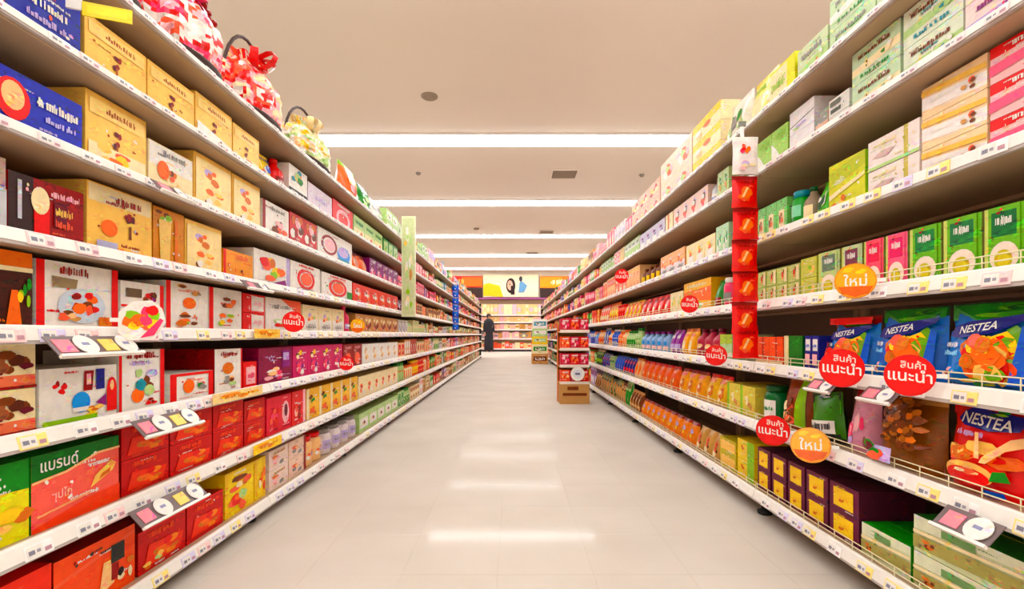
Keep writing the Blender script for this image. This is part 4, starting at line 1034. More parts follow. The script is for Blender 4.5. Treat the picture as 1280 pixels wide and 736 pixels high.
# sixth shelf
RB = [('R', 0.02, 0.8, 0.98, 0.97, (206, 20, 14)), ('P', [(0.02, 0.12), (0.98, 0.1), (0.98, 0.5), (0.5, 0.56), (0.02, 0.48)], (244, 120, 20)), ('B', 0.5, 0.4, 0.42, 0.16, 16, ['orange', 'amber', 'red', 'gold', (236, 70, 16)]), ('P', [(0.24, 0.84), (0.34, 0.9), (0.6, 0.88), (0.92, 0.86), (0.86, 0.72), (0.6, 0.68), (0.3, 0.7), (0.2, 0.76)], 'navy'), ('T', 'NESTEA', 0.53, 0.775, 0.115, 'white', 0.56, -0.04), ('B', 0.62, 0.88, 0.16, 0.05, 6, ['green', 'lime', 'darkgreen']), ('S', 0.42, 0.63, 0.3, 0.045, 'lilac'), ('E', 0.46, 0.22, 0.28, 0.12, (244, 190, 120)), ('E', 0.46, 0.19, 0.25, 0.09, 'red'), ('B', 0.46, 0.24, 0.2, 0.06, 8, ['peach', 'salmon', 'cream', 'crimson', 'orange']), ('P', [(0.98, 0.7), (0.84, 0.64), (0.62, 0.42), (0.6, 0.36), (0.66, 0.36), (0.82, 0.52), (0.98, 0.6)], 'peach'), ('P', [(0.5, 0.66), (0.54, 0.66), (0.6, 0.4), (0.55, 0.4)], 'peach'), ('P', [(0.72, 0.2), (0.88, 0.22), (0.84, 0.32), (0.74, 0.3)], 'green'), ('R', 0.66, 0.04, 0.84, 0.11, 'blue'), ('P', [(0.02, 0.14), (0.2, 0.06), (0.2, 0.12), (0.04, 0.22)], 'lilac')]
I('R', 5, 1360, 1284, 0.21, 'orange red drink mix bag cut by the frame', (226, 36, 16), RB, shape='pouch', D=0.11, top='crimson', seed=8, n=1)
I('R', 5, 1282, 1166, 0.212, 'red drink mix bag with navy logo and peaches', (226, 30, 16), RB, shape='pouch', D=0.11, top='crimson', seed=9)
I('R', 5, 1163, 1087, 0.2, 'clear brown bag of dried goods', (140, 84, 30), [('B', x_, y_, 0.16, 0.12, 9, ['brown', 'amber', (110, 60, 24), (170, 100, 40), (90, 46, 20)]) for x_ in (0.2, 0.42, 0.64, 0.83) for y_ in (0.42, 0.58, 0.74, 0.88)] + [('R', 0.3, 0.1, 0.7, 0.3, 'lilac'), ('B', 0.4, 0.2, 0.3, 0.14, 6, ['salmon', 'green', 'maroon'])], shape='pouch', D=0.1, top='tan', seed=10)
I('R', 5, 1085, 1053, 0.2, 'slim pink bag tied at the neck', (214, 150, 170), [('B', 0.5, 0.4, 0.3, 0.3, 5, ['palepink', 'pink', 'lilac']), ('R', 0.2, 0.84, 0.8, 0.98, 'crimson')], shape='pouch', D=0.09, top='crimson', seed=11)
I('R', 5, 1046, 1008, 0.15, 'green and black snack bag leaning over', (70, 130, 40), [('P', [(0.02, 0.45), (0.98, 0.5), (0.98, 0.8), (0.02, 0.76)], (100, 190, 40)), ('P', [(0.02, 0.78), (0.98, 0.82), (0.98, 0.97), (0.02, 0.97)], 'black'), ('R', 0.04, 0.02, 0.96, 0.09, 'black'), ('R', 0.1, 0.1, 0.9, 0.38, 'white'), ('S', 0.5, 0.25, 0.6, 0.12, 'black'), ('B', 0.6, 0.9, 0.3, 0.07, 4, ['silver', 'black'])], shape='pouch', D=0.07, seed=12, roll=-0.14, zoff=0.012)
I('R', 5, 1000, 972, 0.2, 'brown bag with peach picture', (150, 70, 40), [('B', 0.5, 0.35, 0.4, 0.28, 12, ['peach', 'salmon', 'cream', 'brown']), ('R', 0.75, 0.1, 0.95, 0.95, 'lime')], shape='pouch', D=0.1, seed=13)
I('R', 5, 970, 946, 0.15, 'green jar with white label', (0, 110, 60), [('R', 0.1, 0.1, 0.9, 0.9, 'white'), ('S', 0.5, 0.5, 0.6, 0.14, 'green')], shape='jar', D=0.1, lid='darkgreen', n=1)
I('R', 5, 944, 909, 0.13, 'pale yellow carton with olive edge', (226, 206, 110), [('R', 0.0, 0, 0.16, 1, 'lime'), ('B', 0.6, 0.4, 0.3, 0.26, 6, ['gold', 'cream', 'tan'])], n=2)
I('R', 5, 906, 880, 0.15, 'golden snack pouch with red top', (236, 190, 90), [('B', 0.5, 0.35, 0.35, 0.25, 7, ['amber', 'gold', 'cream']), ('S', 0.5, 0.8, 0.7, 0.12, 'salmon')], shape='pouch', D=0.09, top='red', n=2)
I('R', 5, 878, 846, 0.15, 'golden orange snack pouch', (240, 170, 70), [('B', 0.5, 0.35, 0.35, 0.25, 7, ['amber', 'orange', 'cream']), ('S', 0.5, 0.8, 0.7, 0.12, 'pink')], shape='pouch', D=0.09, top='crimson', n=3)
I('R', 5, 844, 800, 0.15, 'orange snack pouch with peach centre', (236, 110, 40), [('B', 0.5, 0.4, 0.35, 0.28, 7, ['peach', 'amber', 'salmon', 'gold'])], shape='pouch', D=0.09, top='red', n=6)
# bottom shelf
PK = [('R', 0.1, 0.1, 0.9, 0.9, (120, 40, 70)), ('R', 0.16, 0.16, 0.84, 0.84, (246, 206, 20)), ('B', 0.5, 0.5, 0.2, 0.2, 4, ['amber', (240, 190, 10)])]
GT = [('P', [(0, 0.62), (1, 0.78), (1, 1), (0, 1)], (226, 226, 200)), ('R', 0.3, 0.68, 0.62, 0.88, (120, 150, 100)), ('P', [(0, 0.5), (1, 0.62), (1, 0.7), (0, 0.6)], 'cream'), ('P', [(0, 0.1), (1, 0.2), (1, 0.56), (0, 0.46)], (170, 160, 100)), ('B', 0.15, 0.3, 0.1, 0.16, 4, ['brown', 'amber'])]
I('R', 6, 1400, 1284, 0.085, 'green tea carton cut by frame', (206, 210, 170), GT, stack=2, side=(60, 120, 40), top=(40, 110, 40))
I('R', 6, 1282, 1142, 0.09, 'wide pale tea carton with green top', (206, 210, 170), GT, stack=2, side=(180, 180, 90), top=(40, 110, 40))
I('R', 6, 1139, 1077, 0.09, 'pale green tea carton with bright green top', (214, 216, 180), GT, side=(60, 140, 40), top=(40, 140, 40), D=0.16)
I('R', 6, 1074, 1037, 0.085, 'purple carton with yellow window', (104, 34, 60), PK, stack=2, side=(80, 30, 50))
I('R', 6, 1035, 1008, 0.085, 'purple carton with yellow window', (104, 34, 60), PK, stack=2, side=(80, 30, 50))
I('R', 6, 1006, 985, 0.085, 'purple carton with yellow window', (104, 34, 60), PK, stack=2, side=(80, 30, 50))
I('R', 6, 983, 965, 0.085, 'purple carton with yellow window', (104, 34, 60), PK, stack=2, side=(80, 30, 50))
I('R', 6, 963, 947, 0.085, 'purple carton with yellow window', (104, 34, 60), PK, stack=2, side=(80, 30, 50))
I('R', 6, 943, 922, 0.085, 'yellow carton with green side', (240, 206, 20), [('R', 0.6, 0, 1, 1, (150, 190, 40)), ('B', 0.3, 0.5, 0.2, 0.3, 4, ['gold', 'amber'])], stack=2)
I('R', 6, 920, 900, 0.07, 'olive yellow tin with cream label', (200, 180, 60), [('R', 0.05, 0.2, 0.95, 0.8, 'gold')], stack=2)
I('R', 6, 898, 868, 0.13, 'tan pouch with salmon print', (206, 160, 100), [('B', 0.5, 0.4, 0.3, 0.3, 6, ['salmon', 'cream', 'brown'])], shape='pouch', D=0.09, n=3)
I('R', 6, 866, 800, 0.13, 'amber orange snack pouch', (236, 140, 40), [('B', 0.5, 0.4, 0.35, 0.3, 7, ['yellow', 'orange', 'lilac', 'gold'])], shape='pouch', D=0.09, top='crimson', n=9)

# ------------------------------------------------------------------ shelves further down the aisle
PAL = dict(
 L=[[['tan', 'cream', 'salmon'], ['teal', 'white', 'blue'], ['palepink', 'lilac', 'cream'], ['palegreen', 'white', 'green']],
    [['palegreen', 'cream', 'green'], ['red', 'palepink', 'white'], ['cream', 'tan', 'salmon'], ['teal', 'silver', 'white']],
    [['pink', 'crimson', 'palepink'], ['red', 'salmon', 'white'], ['brown', 'tan', 'cream'], ['lilac', 'purple', 'white']],
    [['red', 'salmon', 'cream'], ['orange', 'peach', 'red'], ['maroon', 'lilac', 'palepink'], ['tan', 'brown', 'cream']],
    [['cream', 'green', 'brown'], ['tan', 'crimson', 'white'], ['white', 'grey', 'lilac'], ['palegreen', 'cream', 'salmon']],
    [['white', 'tan', 'salmon'], ['cream', 'orange', 'brown'], ['salmon', 'crimson', 'white'], ['peach', 'red', 'palegreen']],
    [['cream', 'orange', 'salmon'], ['orange', 'yellow', 'red'], ['green', 'palegreen', 'orange'], ['red', 'salmon', 'cream']],
    [['white', 'palepink', 'tan'], ['palegreen', 'green', 'white'], ['cream', 'salmon', 'brown'], ['tan', 'cream', 'crimson']]],
 R=[[['palepink', 'pink', 'cream'], ['pink', 'palepink', 'white'], ['cream', 'gold', 'salmon'], ['lilac', 'white', 'grey']],
    [['palepink', 'salmon', 'white'], ['cream', 'yellow', 'peach'], ['lilac', 'purple', 'white'], ['palegreen', 'white', 'green']],
    [['cream', 'gold', 'brown'], ['orange', 'peach', 'yellow'], ['pink', 'palepink', 'crimson'], ['peach', 'salmon', 'white']],
    [['red', 'orange', 'salmon'], ['orange', 'yellow', 'red'], ['green', 'lime', 'white'], ['salmon', 'red', 'cream']],
    [['lilac', 'skyblue', 'palepink'], ['blue', 'white', 'navy'], ['palegreen', 'green', 'cream'], ['orange', 'peach', 'red']],
    [['orange', 'peach', 'gold'], ['green', 'palegreen', 'black'], ['darkgreen', 'cream', 'lime'], ['navy', 'blue', 'red']],
    [['orange', 'gold', 'crimson'], ['tan', 'brown', 'cream'], ['green', 'palegreen', 'brown'], ['darkgreen', 'tan', 'palegreen']]])
SHAPES = dict(L=['box', 'box', 'box', 'pouch', 'box', 'box', 'jar', 'box'], R=['box', 'box', 'box', 'pouch', 'bottle', 'pouch', 'pouch'])
D_IND = 6.0
def auto_art(rr, p):
    k = rr.randrange(6)
    b, a1, a2 = p
    if k == 0:
        return [('R', 0, 0.6, 1, 0.92, a1), ('S', 0.5, 0.76, 0.6, 0.12, a2), ('B', 0.5, 0.3, 0.35, 0.22, 5, [a1, a2])]
    if k == 1:
        return [('E', 0.5, 0.5, 0.36, 0.34, a1), ('E', 0.5, 0.5, 0.2, 0.18, a2), ('S', 0.5, 0.92, 0.7, 0.06, a2)]
    if k == 2:
        return [('R', 0, 0, 0.2, 1, a1), ('B', 0.6, 0.42, 0.28, 0.28, 6, [a1, a2]), ('S', 0.6, 0.85, 0.5, 0.1, a1)]
    if k == 3:
        return [('P', [(0, 0), (1, 0), (1, 0.5), (0, 0.28)], a1), ('S', 0.5, 0.75, 0.7, 0.14, a2), ('E', 0.7, 0.3, 0.18, 0.14, a2)]
    if k == 4:
        return [('R', 0.12, 0.12, 0.88, 0.88, a1), ('B', 0.5, 0.45, 0.25, 0.22, 4, [a2, b])]
    return [('G', 0.5, 0.45, 0.34, 0.32, 0.68, a1), ('S', 0.5, 0.88, 0.7, 0.09, a2), ('R', 0, 0, 1, 0.08, a1)]
SEEN = set()
def shelf_gap(side, i):
    zs = SHZ[side]
    return 0.30 if i == 0 else zs[i - 1] - zs[i] - 0.045
def autofill(side, i, d0, d1):
    rr = random.Random(100 * i + (side == 'R') * 7777)
    setb = 0.06 if SHZ[side][i] > CAM_H else 0.035
    d = d0
    while d < d1:
        p = list(rr.choice(PAL[side][i]))
        if rr.random() < 0.4:
            p = [p[1], p[0], p[2]]
        shape = SHAPES[side][i] if rr.random() < 0.65 else rr.choice(['box', 'pouch', 'jar', 'box'])
        gap = shelf_gap(side, i)
        h = min(gap, 0.24) * rr.uniform(0.68, 0.95)
        wd = rr.uniform(0.085, 0.15) if shape in ('box', 'pouch') else rr.uniform(0.075, 0.095)
        stack = 1
        if shape == 'box' and rr.random() < 0.35:
            stack, h = 2, h / 2
            wd *= 1.15
        n = rr.randrange(2, 5)
        n = max(1, min(n, int((d1 + 0.05 - d) / wd)))
        kind = DEFNAME[shape]
        desc = '%s %s with %s print' % (cn(p[0]), kind, cn(p[1]))
        D = 0.16 if shape == 'box' else 0.09
        kw = dict(seed=rr.randrange(99), lid=p[1], top=p[1] if shape == 'pouch' else None)
        bd = make_builder(shape, wd - 0.004, h, D, p[0], auto_art(rr, p), kw, kind)
        for q in range(n):
            put(side, i, d + wd * (q + 0.5), wd, desc, DEFCAT[shape], kind, bd, h, setb, stack)
        d += wd * n + rr.choice([0, 0, 0, 0.02])
    return d

def rest_of_shelves(side, dend, starts):
    """everything too far off to pick apart: real packages, joined"""
    rr = random.Random(5 if side == 'L' else 6)
    mb = MB()
    s = SGN[side]
    for i in range(len(SHZ[side])):
        setb = 0.05
        d = starts[i] + 0.01
        z = SHZ[side][i] - 0.0074
        gap = shelf_gap(side, i)
        while d < dend - 0.1:
            p = rr.choice(PAL[side][i])
            if rr.random() < 0.35:
                p = rr.choice(rr.choice(PAL[side]))  if False else rr.choice(PAL[side][rr.randrange(len(PAL[side]))])
            h = min(gap, 0.26) * rr.uniform(0.6, 0.96)
            wd = rr.uniform(0.08, 0.17)
            for q in range(rr.randrange(1, 4)):
                if d + wd > dend - 0.02:
                    break
                xf = s * (1 + setb + rr.uniform(0, 0.015))
                xb = s * (1 + setb + 0.16)
                a, b = sorted((xf, xb))
                c0 = lin(p[0])
                mb.box(a, b, d, d + wd - 0.006, z, z + h, c0)
                xs = xf - s * 0.001
                for (v0, v1, u0, u1, c) in ((0.55, 0.85, 0.05, 0.95, p[1]), (0.12, 0.45, 0.2, 0.8, p[2])):
                    q4 = [(xs, d + wd * u0, z + h * v0), (xs, d + wd * u1, z + h * v0), (xs, d + wd * u1, z + h * v1), (xs, d + wd * u0, z + h * v1)]
                    mb.poly(q4 if s < 0 else q4[::-1], lin(c))
                d += wd
            d += rr.choice([0, 0, 0.03])
    o = mb.obj('distant_packages', M_CARD)
    tag(o, 'dense rows of mixed small packages filling the %s shelves far down the aisle' % SIDEW[side], 'groceries', kind='stuff')

for side in 'LR':
    ends = []
    for i in range(len(SHZ[side])):
        ends.append(autofill(side, i, CURSOR[(side, i)] + 0.01, D_IND))
    rest_of_shelves(side, JOINTS[NB[side]] - 0.02, ends)

# ------------------------------------------------------------------ shelf-edge signs
def at_plane(px, py, X):
    d = F * abs(X) / abs(px - VX)
    return Vector((X, d, CAM_H + (VY - py) * d / F))
def round_tag(px, py, rpx, kindc, label, X=None, yaw=None, tilt=0.0):
    side = 'L' if px < VX else 'R'
    X = X if X is not None else SGN[side] * 0.972 / (1 + rpx * 0.88 / abs(px - VX))
    p = at_plane(px, py, X)
    r = rpx * p.y / F
    if yaw is None:
        yaw = -SGN[side] * 0.5
    t = empty('promotion_tag', p, yaw)
    t.rotation_euler = (tilt, 0, yaw)
    tag(t, label, 'price sign', 'round shelf-edge signs')
    mb = MB()
    n = 28
    if kindc == 'red':
        base, art = (214, 14, 14), [('E', 0.5, 0.5, 0.46, 0.46, (226, 20, 18)), ('R', 0.06, 0.36, 0.94, 0.4, (236, 60, 50)), ('T', 'สินค้า', 0.56, 0.76, 0.2, (255, 225, 215), 0.5, -0.1), ('T', 'แนะนำ', 0.5, 0.5, 0.3, 'white', 0.84, -0.1)]
    elif kindc == 'yellow':
        base, art = (226, 150, 30), [('E', 0.5, 0.5, 0.47, 0.47, (240, 176, 40)), ('B', 0.5, 0.8, 0.3, 0.14, 5, ['yellow', (250, 220, 60)]), ('P', [(0.08, 0.34), (0.92, 0.34), (0.8, 0.14), (0.5, 0.04), (0.2, 0.14)], (226, 110, 20)), ('T', 'ใหม่', 0.5, 0.52, 0.34, 'white', 0.6)]
    else:
        base, art = (240, 236, 236), [('G', 0.5, 0.5, 0.48, 0.48, 0.86, (214, 206, 210)), ('R', 0.3, 0.42, 0.7, 0.56, (130, 130, 150))]
    c = lin(base)
    ring = [(r * cos(2 * pi * k / n), r * sin(2 * pi * k / n)) for k in range(n)]
    mb.poly([(q[0], 0, q[1]) for q in ring], c)
    mb.poly([(q[0], 0.002, q[1]) for q in ring][::-1], c)
    for k in range(n):
        a, b = ring[k], ring[(k + 1) % n]
        mb.poly([(a[0], 0, a[1]), (a[0], 0.002, a[1]), (b[0], 0.002, b[1]), (b[0], 0, b[1])], c)
    draw(mb, art, 2 * r, 2 * r, lambda u, v, l: ((u - 0.5) * 2 * r, -l, (v - 0.5) * 2 * r))
    mb.obj('disc', M_PLAS, t)
    m = MB()
    xa, xb = sorted((SGN[side] * (r - 0.012), SGN[side] * (r + 0.02)))
    m.box(xa, xb, 0.0022, 0.005, -0.005, 0.005)
    m.obj('clip', M_WHITE, t)
round_tag(1137, 469, 26, 'red', 'largest round red sign with white lettering, below the blue drink bags')
round_tag(1052, 460, 24, 'red', 'round red sign with white lettering below the red-topped drink bag')
round_tag(966, 538, 19, 'red', 'round red sign with white lettering near the yellow-window purple cartons')
round_tag(895, 444, 13, 'red', 'smallest round red sign on the right, beside the pink syrup bottles')
round_tag(1069, 351, 22, 'yellow', 'round yellow orange sign below the pink tea cartons')
round_tag(1013, 556, 22, 'yellow', 'round yellow sign hanging below the green and black leaning bag', tilt=-0.35)
round_tag(367, 402, 13, 'red', 'round red sign on the left fifth shelf by the pale cartons')
round_tag(433, 454, 9, 'red', 'round red sign on the left sixth shelf by deep red cartons')
round_tag(447, 407, 9, 'yellow', 'small round yellow sign beside the tall pink bottle on the left')
round_tag(862, 380, 11, 'red', 'small red oval sign below the large yellow orange carton on the right')
round_tag(777, 345, 9, 'red', 'small distant red sign on the right third shelf')

# fruit-shaped hanging card
def fruit_card(px, py, wpx, hpx, label):
    p = at_plane(px, py, -0.97 / (1 + wpx * 0.5 * 0.86 / abs(px - VX)))
    k = p.y / F
    wv, hv = wpx * k, hpx * k
    t = empty('hanging_card', p, 0.55)
    tag(t, label, 'price sign')
    mb = MB()
    outline = [(-0.5, -0.3), (-0.3, -0.5), (0.25, -0.48), (0.5, -0.05), (0.42, 0.3), (0.2, 0.5), (-0.2, 0.46), (-0.48, 0.2)]
    mb.poly([(a * wv, 0, b * hv) for a, b in outline], lin('white'))
    mb.poly([(a * wv, 0.002, b * hv) for a, b in outline][::-1], lin('white'))
    for j in range(8):
        a, b = outline[j], outline[(j + 1) % 8]
        mb.poly([(a[0] * wv, 0, a[1] * hv), (a[0] * wv, 0.002, a[1] * hv), (b[0] * wv, 0.002, b[1] * hv), (b[0] * wv, 0, b[1] * hv)], lin('white'))
    draw(mb, [('B', 0.48, 0.52, 0.4, 0.4, 14, ['yellow', 'orange', 'lime', 'salmon', 'red', 'yellow', 'pink']), ('P', [(0.45, 0.05), (0.75, 0.12), (0.95, 0.5), (0.88, 0.55)], 'pink')], wv, hv, lambda u, v, l: ((u - 0.5) * wv, -l, (v - 0.5) * hv))
    mb.obj('card', M_CARD, t)
    m = MB(); m.box(-wv / 2 - 0.016, -wv / 2 + 0.01, 0.0022, 0.005, -0.005, 0.005); m.obj('clip', M_WHITE, t)
fruit_card(178, 400, 48, 50, 'white hanging card with yellow and red fruit before the red-edged cartons')

# yellow flag under the left top shelf
p = at_plane(133, 16, -0.95)
t = empty('shelf_flag', p, 0.35)
tag(t, 'yellow flag sign sticking out below the left top shelf', 'price sign')
m = MB(); m.box(-0.045, 0.05, -0.002, 0.002, -0.016, 0.016, lin((236, 214, 20)))
draw(m, [('R', 0.1, 0.2, 0.9, 0.8, (246, 226, 40))], 0.095, 0.032, lambda u, v, l: (-0.045 + u * 0.095, -0.002 - l, -0.016 + v * 0.032)); m.obj('flag', M_PLAS, t)
m = MB(); m.box(-0.075, -0.046, -0.003, 0.003, -0.005, 0.02); m.obj('clip', M_WHITE, t)

# white price holders hooked on the rails: tray with small cards and white discs
def price_holder(side, i, x0, x1, label, npair=2, hang=0.055):
    X = SGN[side] * 0.972
    d0, d1 = sorted((F * abs(X) / abs(x0 - VX), F * abs(X) / abs(x1 - VX)))
    ln = d1 - d0
    z = SHZ[side][i] - RAILH[side][i] + 0.016
    t = empty('price_holder', (X, (d0 + d1) / 2, z), ROT[side])
    tag(t, label, 'price holder', 'white shelf-edge price holders')
    tilt = -0.75
    Rm = Matrix.Rotation(tilt, 3, 'X')
    def rb(name, mb, mat):
        mb.v = [tuple(Rm @ Vector(v)) for v in mb.v]
        return mb.obj(name, mat, t)
    m = MB(); m.box(-ln / 2, ln / 2, 0, 0.002, -hang, 0, lin((120, 104, 104))); m.box(-ln / 2, ln / 2, -0.006, 0.003, -hang - 0.006, -hang + 0.001, lin('white')); rb('tray', m, M_PLAS)
    cols = [(244, 150, 160), (250, 220, 140), (246, 190, 196), (240, 236, 230)]
    for k in range(npair):
        u = -ln / 2 + ln * (k + 0.27) / npair
        m = MB(); q = min(0.02, ln / npair * 0.2); m.box(u - q, u + q, -0.002, -0.0002, -hang * 0.85, -hang * 0.2, lin(cols[k % 4])); rb('card', m, M_CARD)
        u = -ln / 2 + ln * (k + 0.72) / npair
        r = min(hang * 0.5, ln / npair * 0.26)
        m = MB()
        n = 18
        P = [(u + r * cos(2 * pi * j / n), -hang * 0.5 + r * sin(2 * pi * j / n)) for j in range(n)]
        m.poly([(a, -0.004, b) for a, b in P], lin('white')); m.poly([(a, -0.002, b) for a, b in P][::-1], lin('white'))
        for j in range(n):
            a, b = P[j], P[(j + 1) % n]
            m.poly([(a[0], -0.004, a[1]), (a[0], -0.002, a[1]), (b[0], -0.002, b[1]), (b[0], -0.004, b[1])], lin('white'))
        m.poly([(u - r * 0.4, -0.0044, -hang * 0.55), (u + r * 0.3, -0.0044, -hang * 0.55), (u + r * 0.3, -0.0044, -hang * 0.4), (u - r * 0.4, -0.0044, -hang * 0.4)], lin((150, 150, 180)))
        rb('round_card', m, M_CARD)
price_holder('L', 4, 52, 160, 'white price holder under the wide red-edged carton, left fifth shelf')
price_holder('L', 5, 163, 238, 'white price holder under the tall white carton, left sixth shelf')
price_holder('L', 6, 160, 245, 'white price holder under the bright red cartons, left seventh shelf')
price_holder('L', 2, 188, 230, 'narrow white price holder under the cream gift box, left third shelf', 1, 0.04)
price_holder('L', 3, 300, 332, 'narrow white price holder under the low orange box, left fourth shelf', 1, 0.04)
price_holder('R', 5, 1185, 1258, 'white price holder under the red drink bag, right sixth shelf', 1)
price_holder('R', 4, 1086, 1128, 'small white price holder beside the largest round red sign', 1, 0.045)
price_holder('R', 4, 1018, 1050, 'small white price holder below the red-topped drink bag', 1, 0.045)

def edge_strip(side, i, x0, x1, label, c):
    X = SGN[side] * 0.979
    d0, d1 = sorted((F * abs(X) / abs(x0 - VX), F * abs(X) / abs(x1 - VX)))
    h = RAILH[side][i] * 0.9
    m = MB(); m.box(-(d1 - d0) / 2, (d1 - d0) / 2, -0.001, 0.001, 0, h, lin(c))
    draw(m, [('B', 0.5, 0.5, 0.4, 0.4, 6, [(244, 200, 60), (250, 226, 150), (236, 150, 50)]), ('S', 0.5, 0.5, 0.6, 0.2, 'amber')], d1 - d0, h, lambda u, v, l: ((u - 0.5) * (d1 - d0), -0.001 - l, v * h))
    o = m.obj('shelf_strip', M_CARD, None, (X, (d0 + d1) / 2, SHZ[side][i] - RAILH[side][i] + 0.006), (0, 0, ROT[side]))
    tag(o, label, 'price sign', 'cream and yellow promotional shelf strips')
edge_strip('L', 4, 318, 350, 'yellow promotional strip on the left fifth rail beside a red round sign', (246, 206, 120))
edge_strip('L', 5, 266, 328, 'cream and yellow promotional strip on the left sixth rail above red cartons', (244, 214, 160))
edge_strip('L', 6, 317, 352, 'yellow promotional strip on the left seventh rail above the noodle carton', (248, 206, 90))

# ------------------------------------------------------------------ hanging strip of red packets at the bay joint on the right
def clip_strip(x, y, ztop, zbot, n, w_, names, builder, striplabel, mat=M_WHITE, packlabels=None, group=None, rz=0.0):
    t = empty('clip_strip', (x, y, zbot), rz)
    tag(t, striplabel, 'display strip')
    m = MB(); m.box(-0.008, 0.008, 0.036, 0.038, 0, ztop - zbot + 0.03); m.obj('strip', mat, t)
    m = MB(); m.box(-0.015, 0.015, 0.034, 0.042, ztop - zbot + 0.03, ztop - zbot + 0.05); m.obj('hook', M_STEEL, t)
    step = (ztop - zbot) / n
    for k in range(n):
        m = MB(); m.box(-0.006, 0.006, 0.0305, 0.0355, step * (n - k) - 0.02, step * (n - k) - 0.005); m.obj('clip', M_WHITE, t)
red_pk = sku_pouch(0.104, 0.126, 0.012, (220, 26, 16), [('B', 0.5, 0.42, 0.36, 0.28, 8, ['orange', 'salmon', 'red', (240, 90, 40)]), ('E', 0.5, 0.45, 0.2, 0.2, (240, 120, 60)), ('P', [(0.3, 0.3), (0.4, 0.3), (0.6, 0.6), (0.52, 0.62)], 'peach'), ('S', 0.5, 0.83, 0.7, 0.1, 'crimson')], top='crimson', seed=31)
wht_pk = sku_pouch(0.104, 0.15, 0.011, (240, 226, 224), [('B', 0.45, 0.68, 0.24, 0.17, 7, ['orange', 'red', 'salmon', 'pink']), ('B', 0.5, 0.25, 0.36, 0.16, 6, ['lilac', 'palepink', 'cream'])], top='white', seed=33)
CS_Y, CS_X = 1.9, 0.928
zs = [CAM_H + (VY - yy) * CS_Y / F for yy in (236, 276, 316, 354, 394, 432)]
clip_strip(CS_X, CS_Y, 1.56, zs[-1], 7, 0.1, None, None, 'white plastic hanging strip holding red packets beside the right shelves')
o = link('snack_packet', wht_pk, None, (CS_X, CS_Y, zs[0] + 0.06))
tag(o, 'white packet with orange flower at the top of the hanging strip', 'bag', 'packets on the hanging strip')
RO = ['first', 'second', 'third', 'fourth', 'fifth', 'lowest']
zt_ = zs[0] + 0.048
k = 0
for z in (zs[0] - 0.052, zs[1] - 0.052, zs[2] - 0.052, zs[3] - 0.052, zs[4] - 0.052, zs[5] - 0.03):
    o = link('snack_packet', red_pk, None, (CS_X + (0.002 if k % 2 else -0.002), CS_Y, z - 0.02))
    tag(o, 'shiny red packet on the hanging strip, %s red one from the top' % RO[k], 'bag', 'packets on the hanging strip')
    k += 1

# blue strip and pale column further along on the left
blue_pk = sku_pouch(0.11, 0.105, 0.011, (30, 90, 200), [('B', 0.5, 0.45, 0.34, 0.28, 7, ['skyblue', 'white', 'blue']), ('S', 0.5, 0.85, 0.6, 0.1, 'white')], top='navy', seed=41)
yb = 8.1
zz = [CAM_H + (VY - yy) * yb / F for yy in (355, 412)]
clip_strip(-0.955, yb, zz[0], zz[1], 7, 0.1, None, None, 'hanging strip of blue packets on the left far down the aisle')
for k in range(7):
    o = link('snack_packet', blue_pk, None, (-0.955, yb, zz[0] - (k + 1) * (zz[0] - zz[1]) / 7))
    tag(o, 'blue packet on the far left hanging strip, %s from its top' % ['first', 'second', 'third', 'fourth', 'fifth', 'sixth', 'seventh'][k], 'bag', 'packets on the blue hanging strip')
fy = 4.3
t = empty('side_wing', (-0.9275, fy, 0.91))
tag(t, 'narrow pale green side panel standing out from the left shelves into the aisle', 'display panel')
m = MB()
m.box(-0.062, 0.062, 0, 0.02, 0, 0.9, lin((220, 222, 190)))
draw(m, [('R', 0.1, 0.02, 0.9, 0.98, (206, 212, 170)), ('B', 0.45, 0.8, 0.3, 0.12, 8, ['cream', 'palegreen', 'gold', 'white']), ('B', 0.5, 0.5, 0.3, 0.14, 8, ['cream', 'palegreen', 'tan', 'white']), ('B', 0.5, 0.2, 0.3, 0.12, 8, ['cream', 'palegreen', 'lime', 'white'])], 0.124, 0.9, lambda u, v, l: ((u - 0.5) * 0.124, -l, v * 0.9))
m.obj('panel', M_PLAS, t)
for z in (0.05, 0.42, 0.8):
    m = MB(); m.box(-0.066, -0.0625, 0.0, 0.02, z, z + 0.05); m.obj('bracket', M_STEEL, t)

# ------------------------------------------------------------------ cardboard floor display on the right of the aisle
fd = 5.17
fx0, fx1 = (700 - VX) * fd / F, (737 - VX) * fd / F
fw = fx1 - fx0
fz = lambda y: CAM_H + (VY - y) * fd / F
t = empty('floor_display', ((fx0 + fx1) / 2, fd, 0))
tag(t, 'freestanding tiered display of red packs on a brown box in the aisle', 'display stand')
m = MB(); m.box(-fw / 2, fw / 2, 0, 0.28, 0, fz(480)); m.obj('base_box', M_KRAFT, t)
m = MB(); m.box(-fw / 2 + 0.03, fw / 2 - 0.03, -0.003, -0.0005, 0.09, 0.12, lin('brown')); m.box(-fw / 2 + 0.08, fw / 2 - 0.12, -0.003, -0.0005, 0.15, 0.19, lin('brown')); m.obj('box_print', M_CARD, t)
m = MB(); m.box(-fw / 2, fw / 2, 0.285, 0.295, 0.0, fz(402), lin((210, 180, 120))); m.obj('back_panel', M_FLAT, t)
tiers = [(456, 'd'), (437, 'c'), (412, 'b')]
tz = [fz(457.5), fz(436.5), fz(414)]
for k, z in enumerate([fz(478.5)] + tz):
    m = MB(); m.box(-fw / 2, fw / 2, 0.0, 0.284, z - 0.012, z, lin((232, 206, 150))); m.box(-fw / 2, fw / 2, -0.004, -0.0004, z - 0.014, z + 0.016, lin((240, 226, 214))); m.obj('tier', M_FLAT, t)
